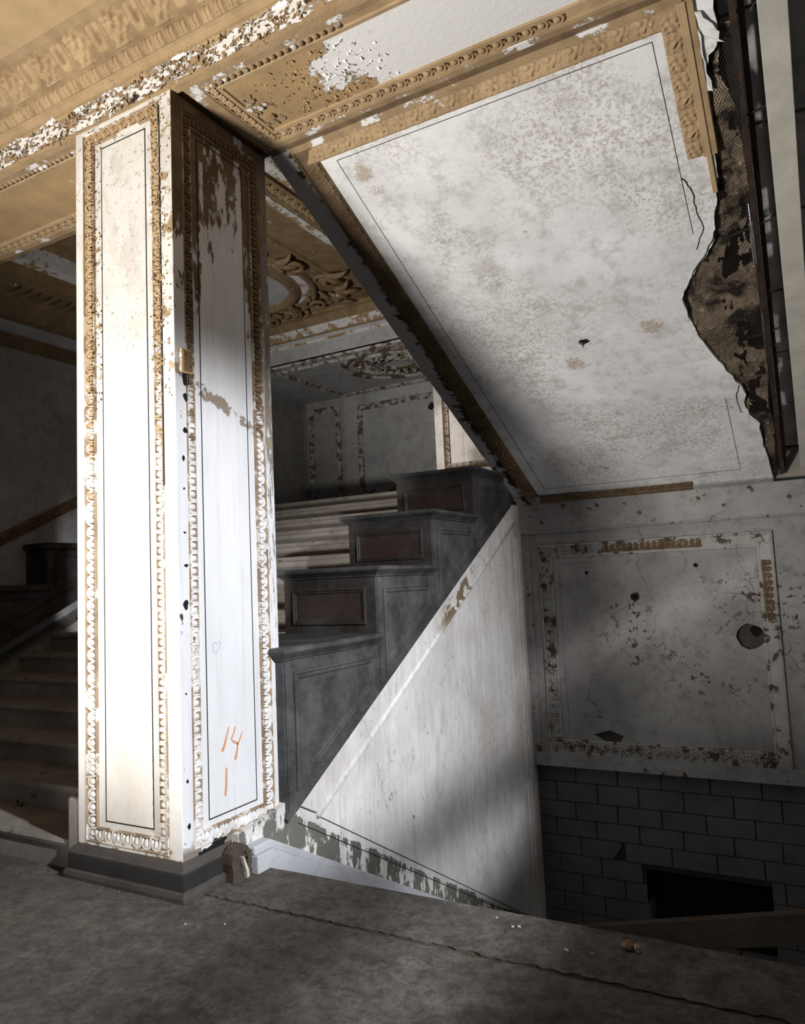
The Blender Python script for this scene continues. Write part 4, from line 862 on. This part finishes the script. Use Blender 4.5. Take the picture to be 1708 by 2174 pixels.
# peeling strip above the skirting between column and wall
wp2 = MB().plate([(3.10, .12), (3.56, .12), (3.56, .30), (3.48, .24), (3.10, .20)], [], side(CX1), 0, .0435); wp2.build('plaster_infill', MT['sidew'], ws)

tb = thing('timber_plank', 'rough timber plank lying across the dark pit below the block wall', 'plank', (-1.0, 6.3, -1.2))
MB().beam((-2.45, 6.86, -1.86), (.35, 5.68, -.74), .10, .205, (0, 0, 1)).build('plank_body', MT['timber'], tb, bevel=.006)

pc = thing('plaster_chunk', 'thumb-sized broken plaster chunk on the floor strip by the stairwell edge', 'rubble', (-.755, 3.10, 0))
rock(MB(), (-.775, 3.105, .017), .019, 10, 6, (1.5, 1, .9)).build('core', m_plain('terracotta_core', (.36, .22, .13), (.25, .15, .09), 20), pc)
rock(MB(), (-.742, 3.098, .017), .017, 10, 6, (.7, 1, 1.0)).build('white_face', MT['debris'], pc)
spots = [(-1.24, 3.115, .007, 'pale plaster crumb beside the larger crumb on the floor strip, left of the chunk'), (-1.265, 3.105, .006, 'smaller pale plaster crumb left of the chunk on the floor strip'), (-1.00, 3.0, .008, 'flat grey crumb just left of the plaster chunk'), (-.90, 3.02, .005, 'tiny white crumb between the flat crumb and the plaster chunk'), (-1.36, 3.16, .005, 'tiny crumb close to the stairwell edge'), (-2.45, 2.62, .005, 'tiny white crumb on the floor before the column base'), (-2.62, 2.55, .005, 'tiny crumb on the floor in front of the column corner')]
for (x, y, r, lab) in spots:
    o = rock(MB(), (x, y, r*.6), r, 8, 5, (1.3, 1, .7)).build('plaster_crumb', MT['debris']); o['label'] = lab; o['category'] = 'crumb'; o['group'] = 'crumbs on the floor'
gr = MB()
for i in range(520):
    if i < 260: x, y = random.triangular(-3.7, -2.3, -2.75), 0; y = (2.69 - abs(random.gauss(0, .03))) if x < -2.78 else (2.70 + random.random()*.5); x = x if x < -2.78 else -2.77 + abs(random.gauss(0, .025))
    elif i < 420: x = random.uniform(-2.7, .2); y = 2.83 + random.gauss(0, .02)
    else: x, y = random.uniform(-3.2, .2), random.uniform(1.6, 3.2)
    r = random.uniform(.0018, .0050); vs = [(x + r*random.uniform(-1, 1), y + r*random.uniform(-1, 1), random.uniform(.0, r)) for _ in range(3)] + [(x, y, r*1.4)]
    gr.add(vs, [(0, 1, 2), (0, 1, 3), (1, 2, 3), (0, 2, 3)])
go = gr.build('floor_grit', MT['debris_d']); go['kind'] = 'stuff'; go['label'] = 'fine grit along the plinth and the floor joint'; go['category'] = 'grit'
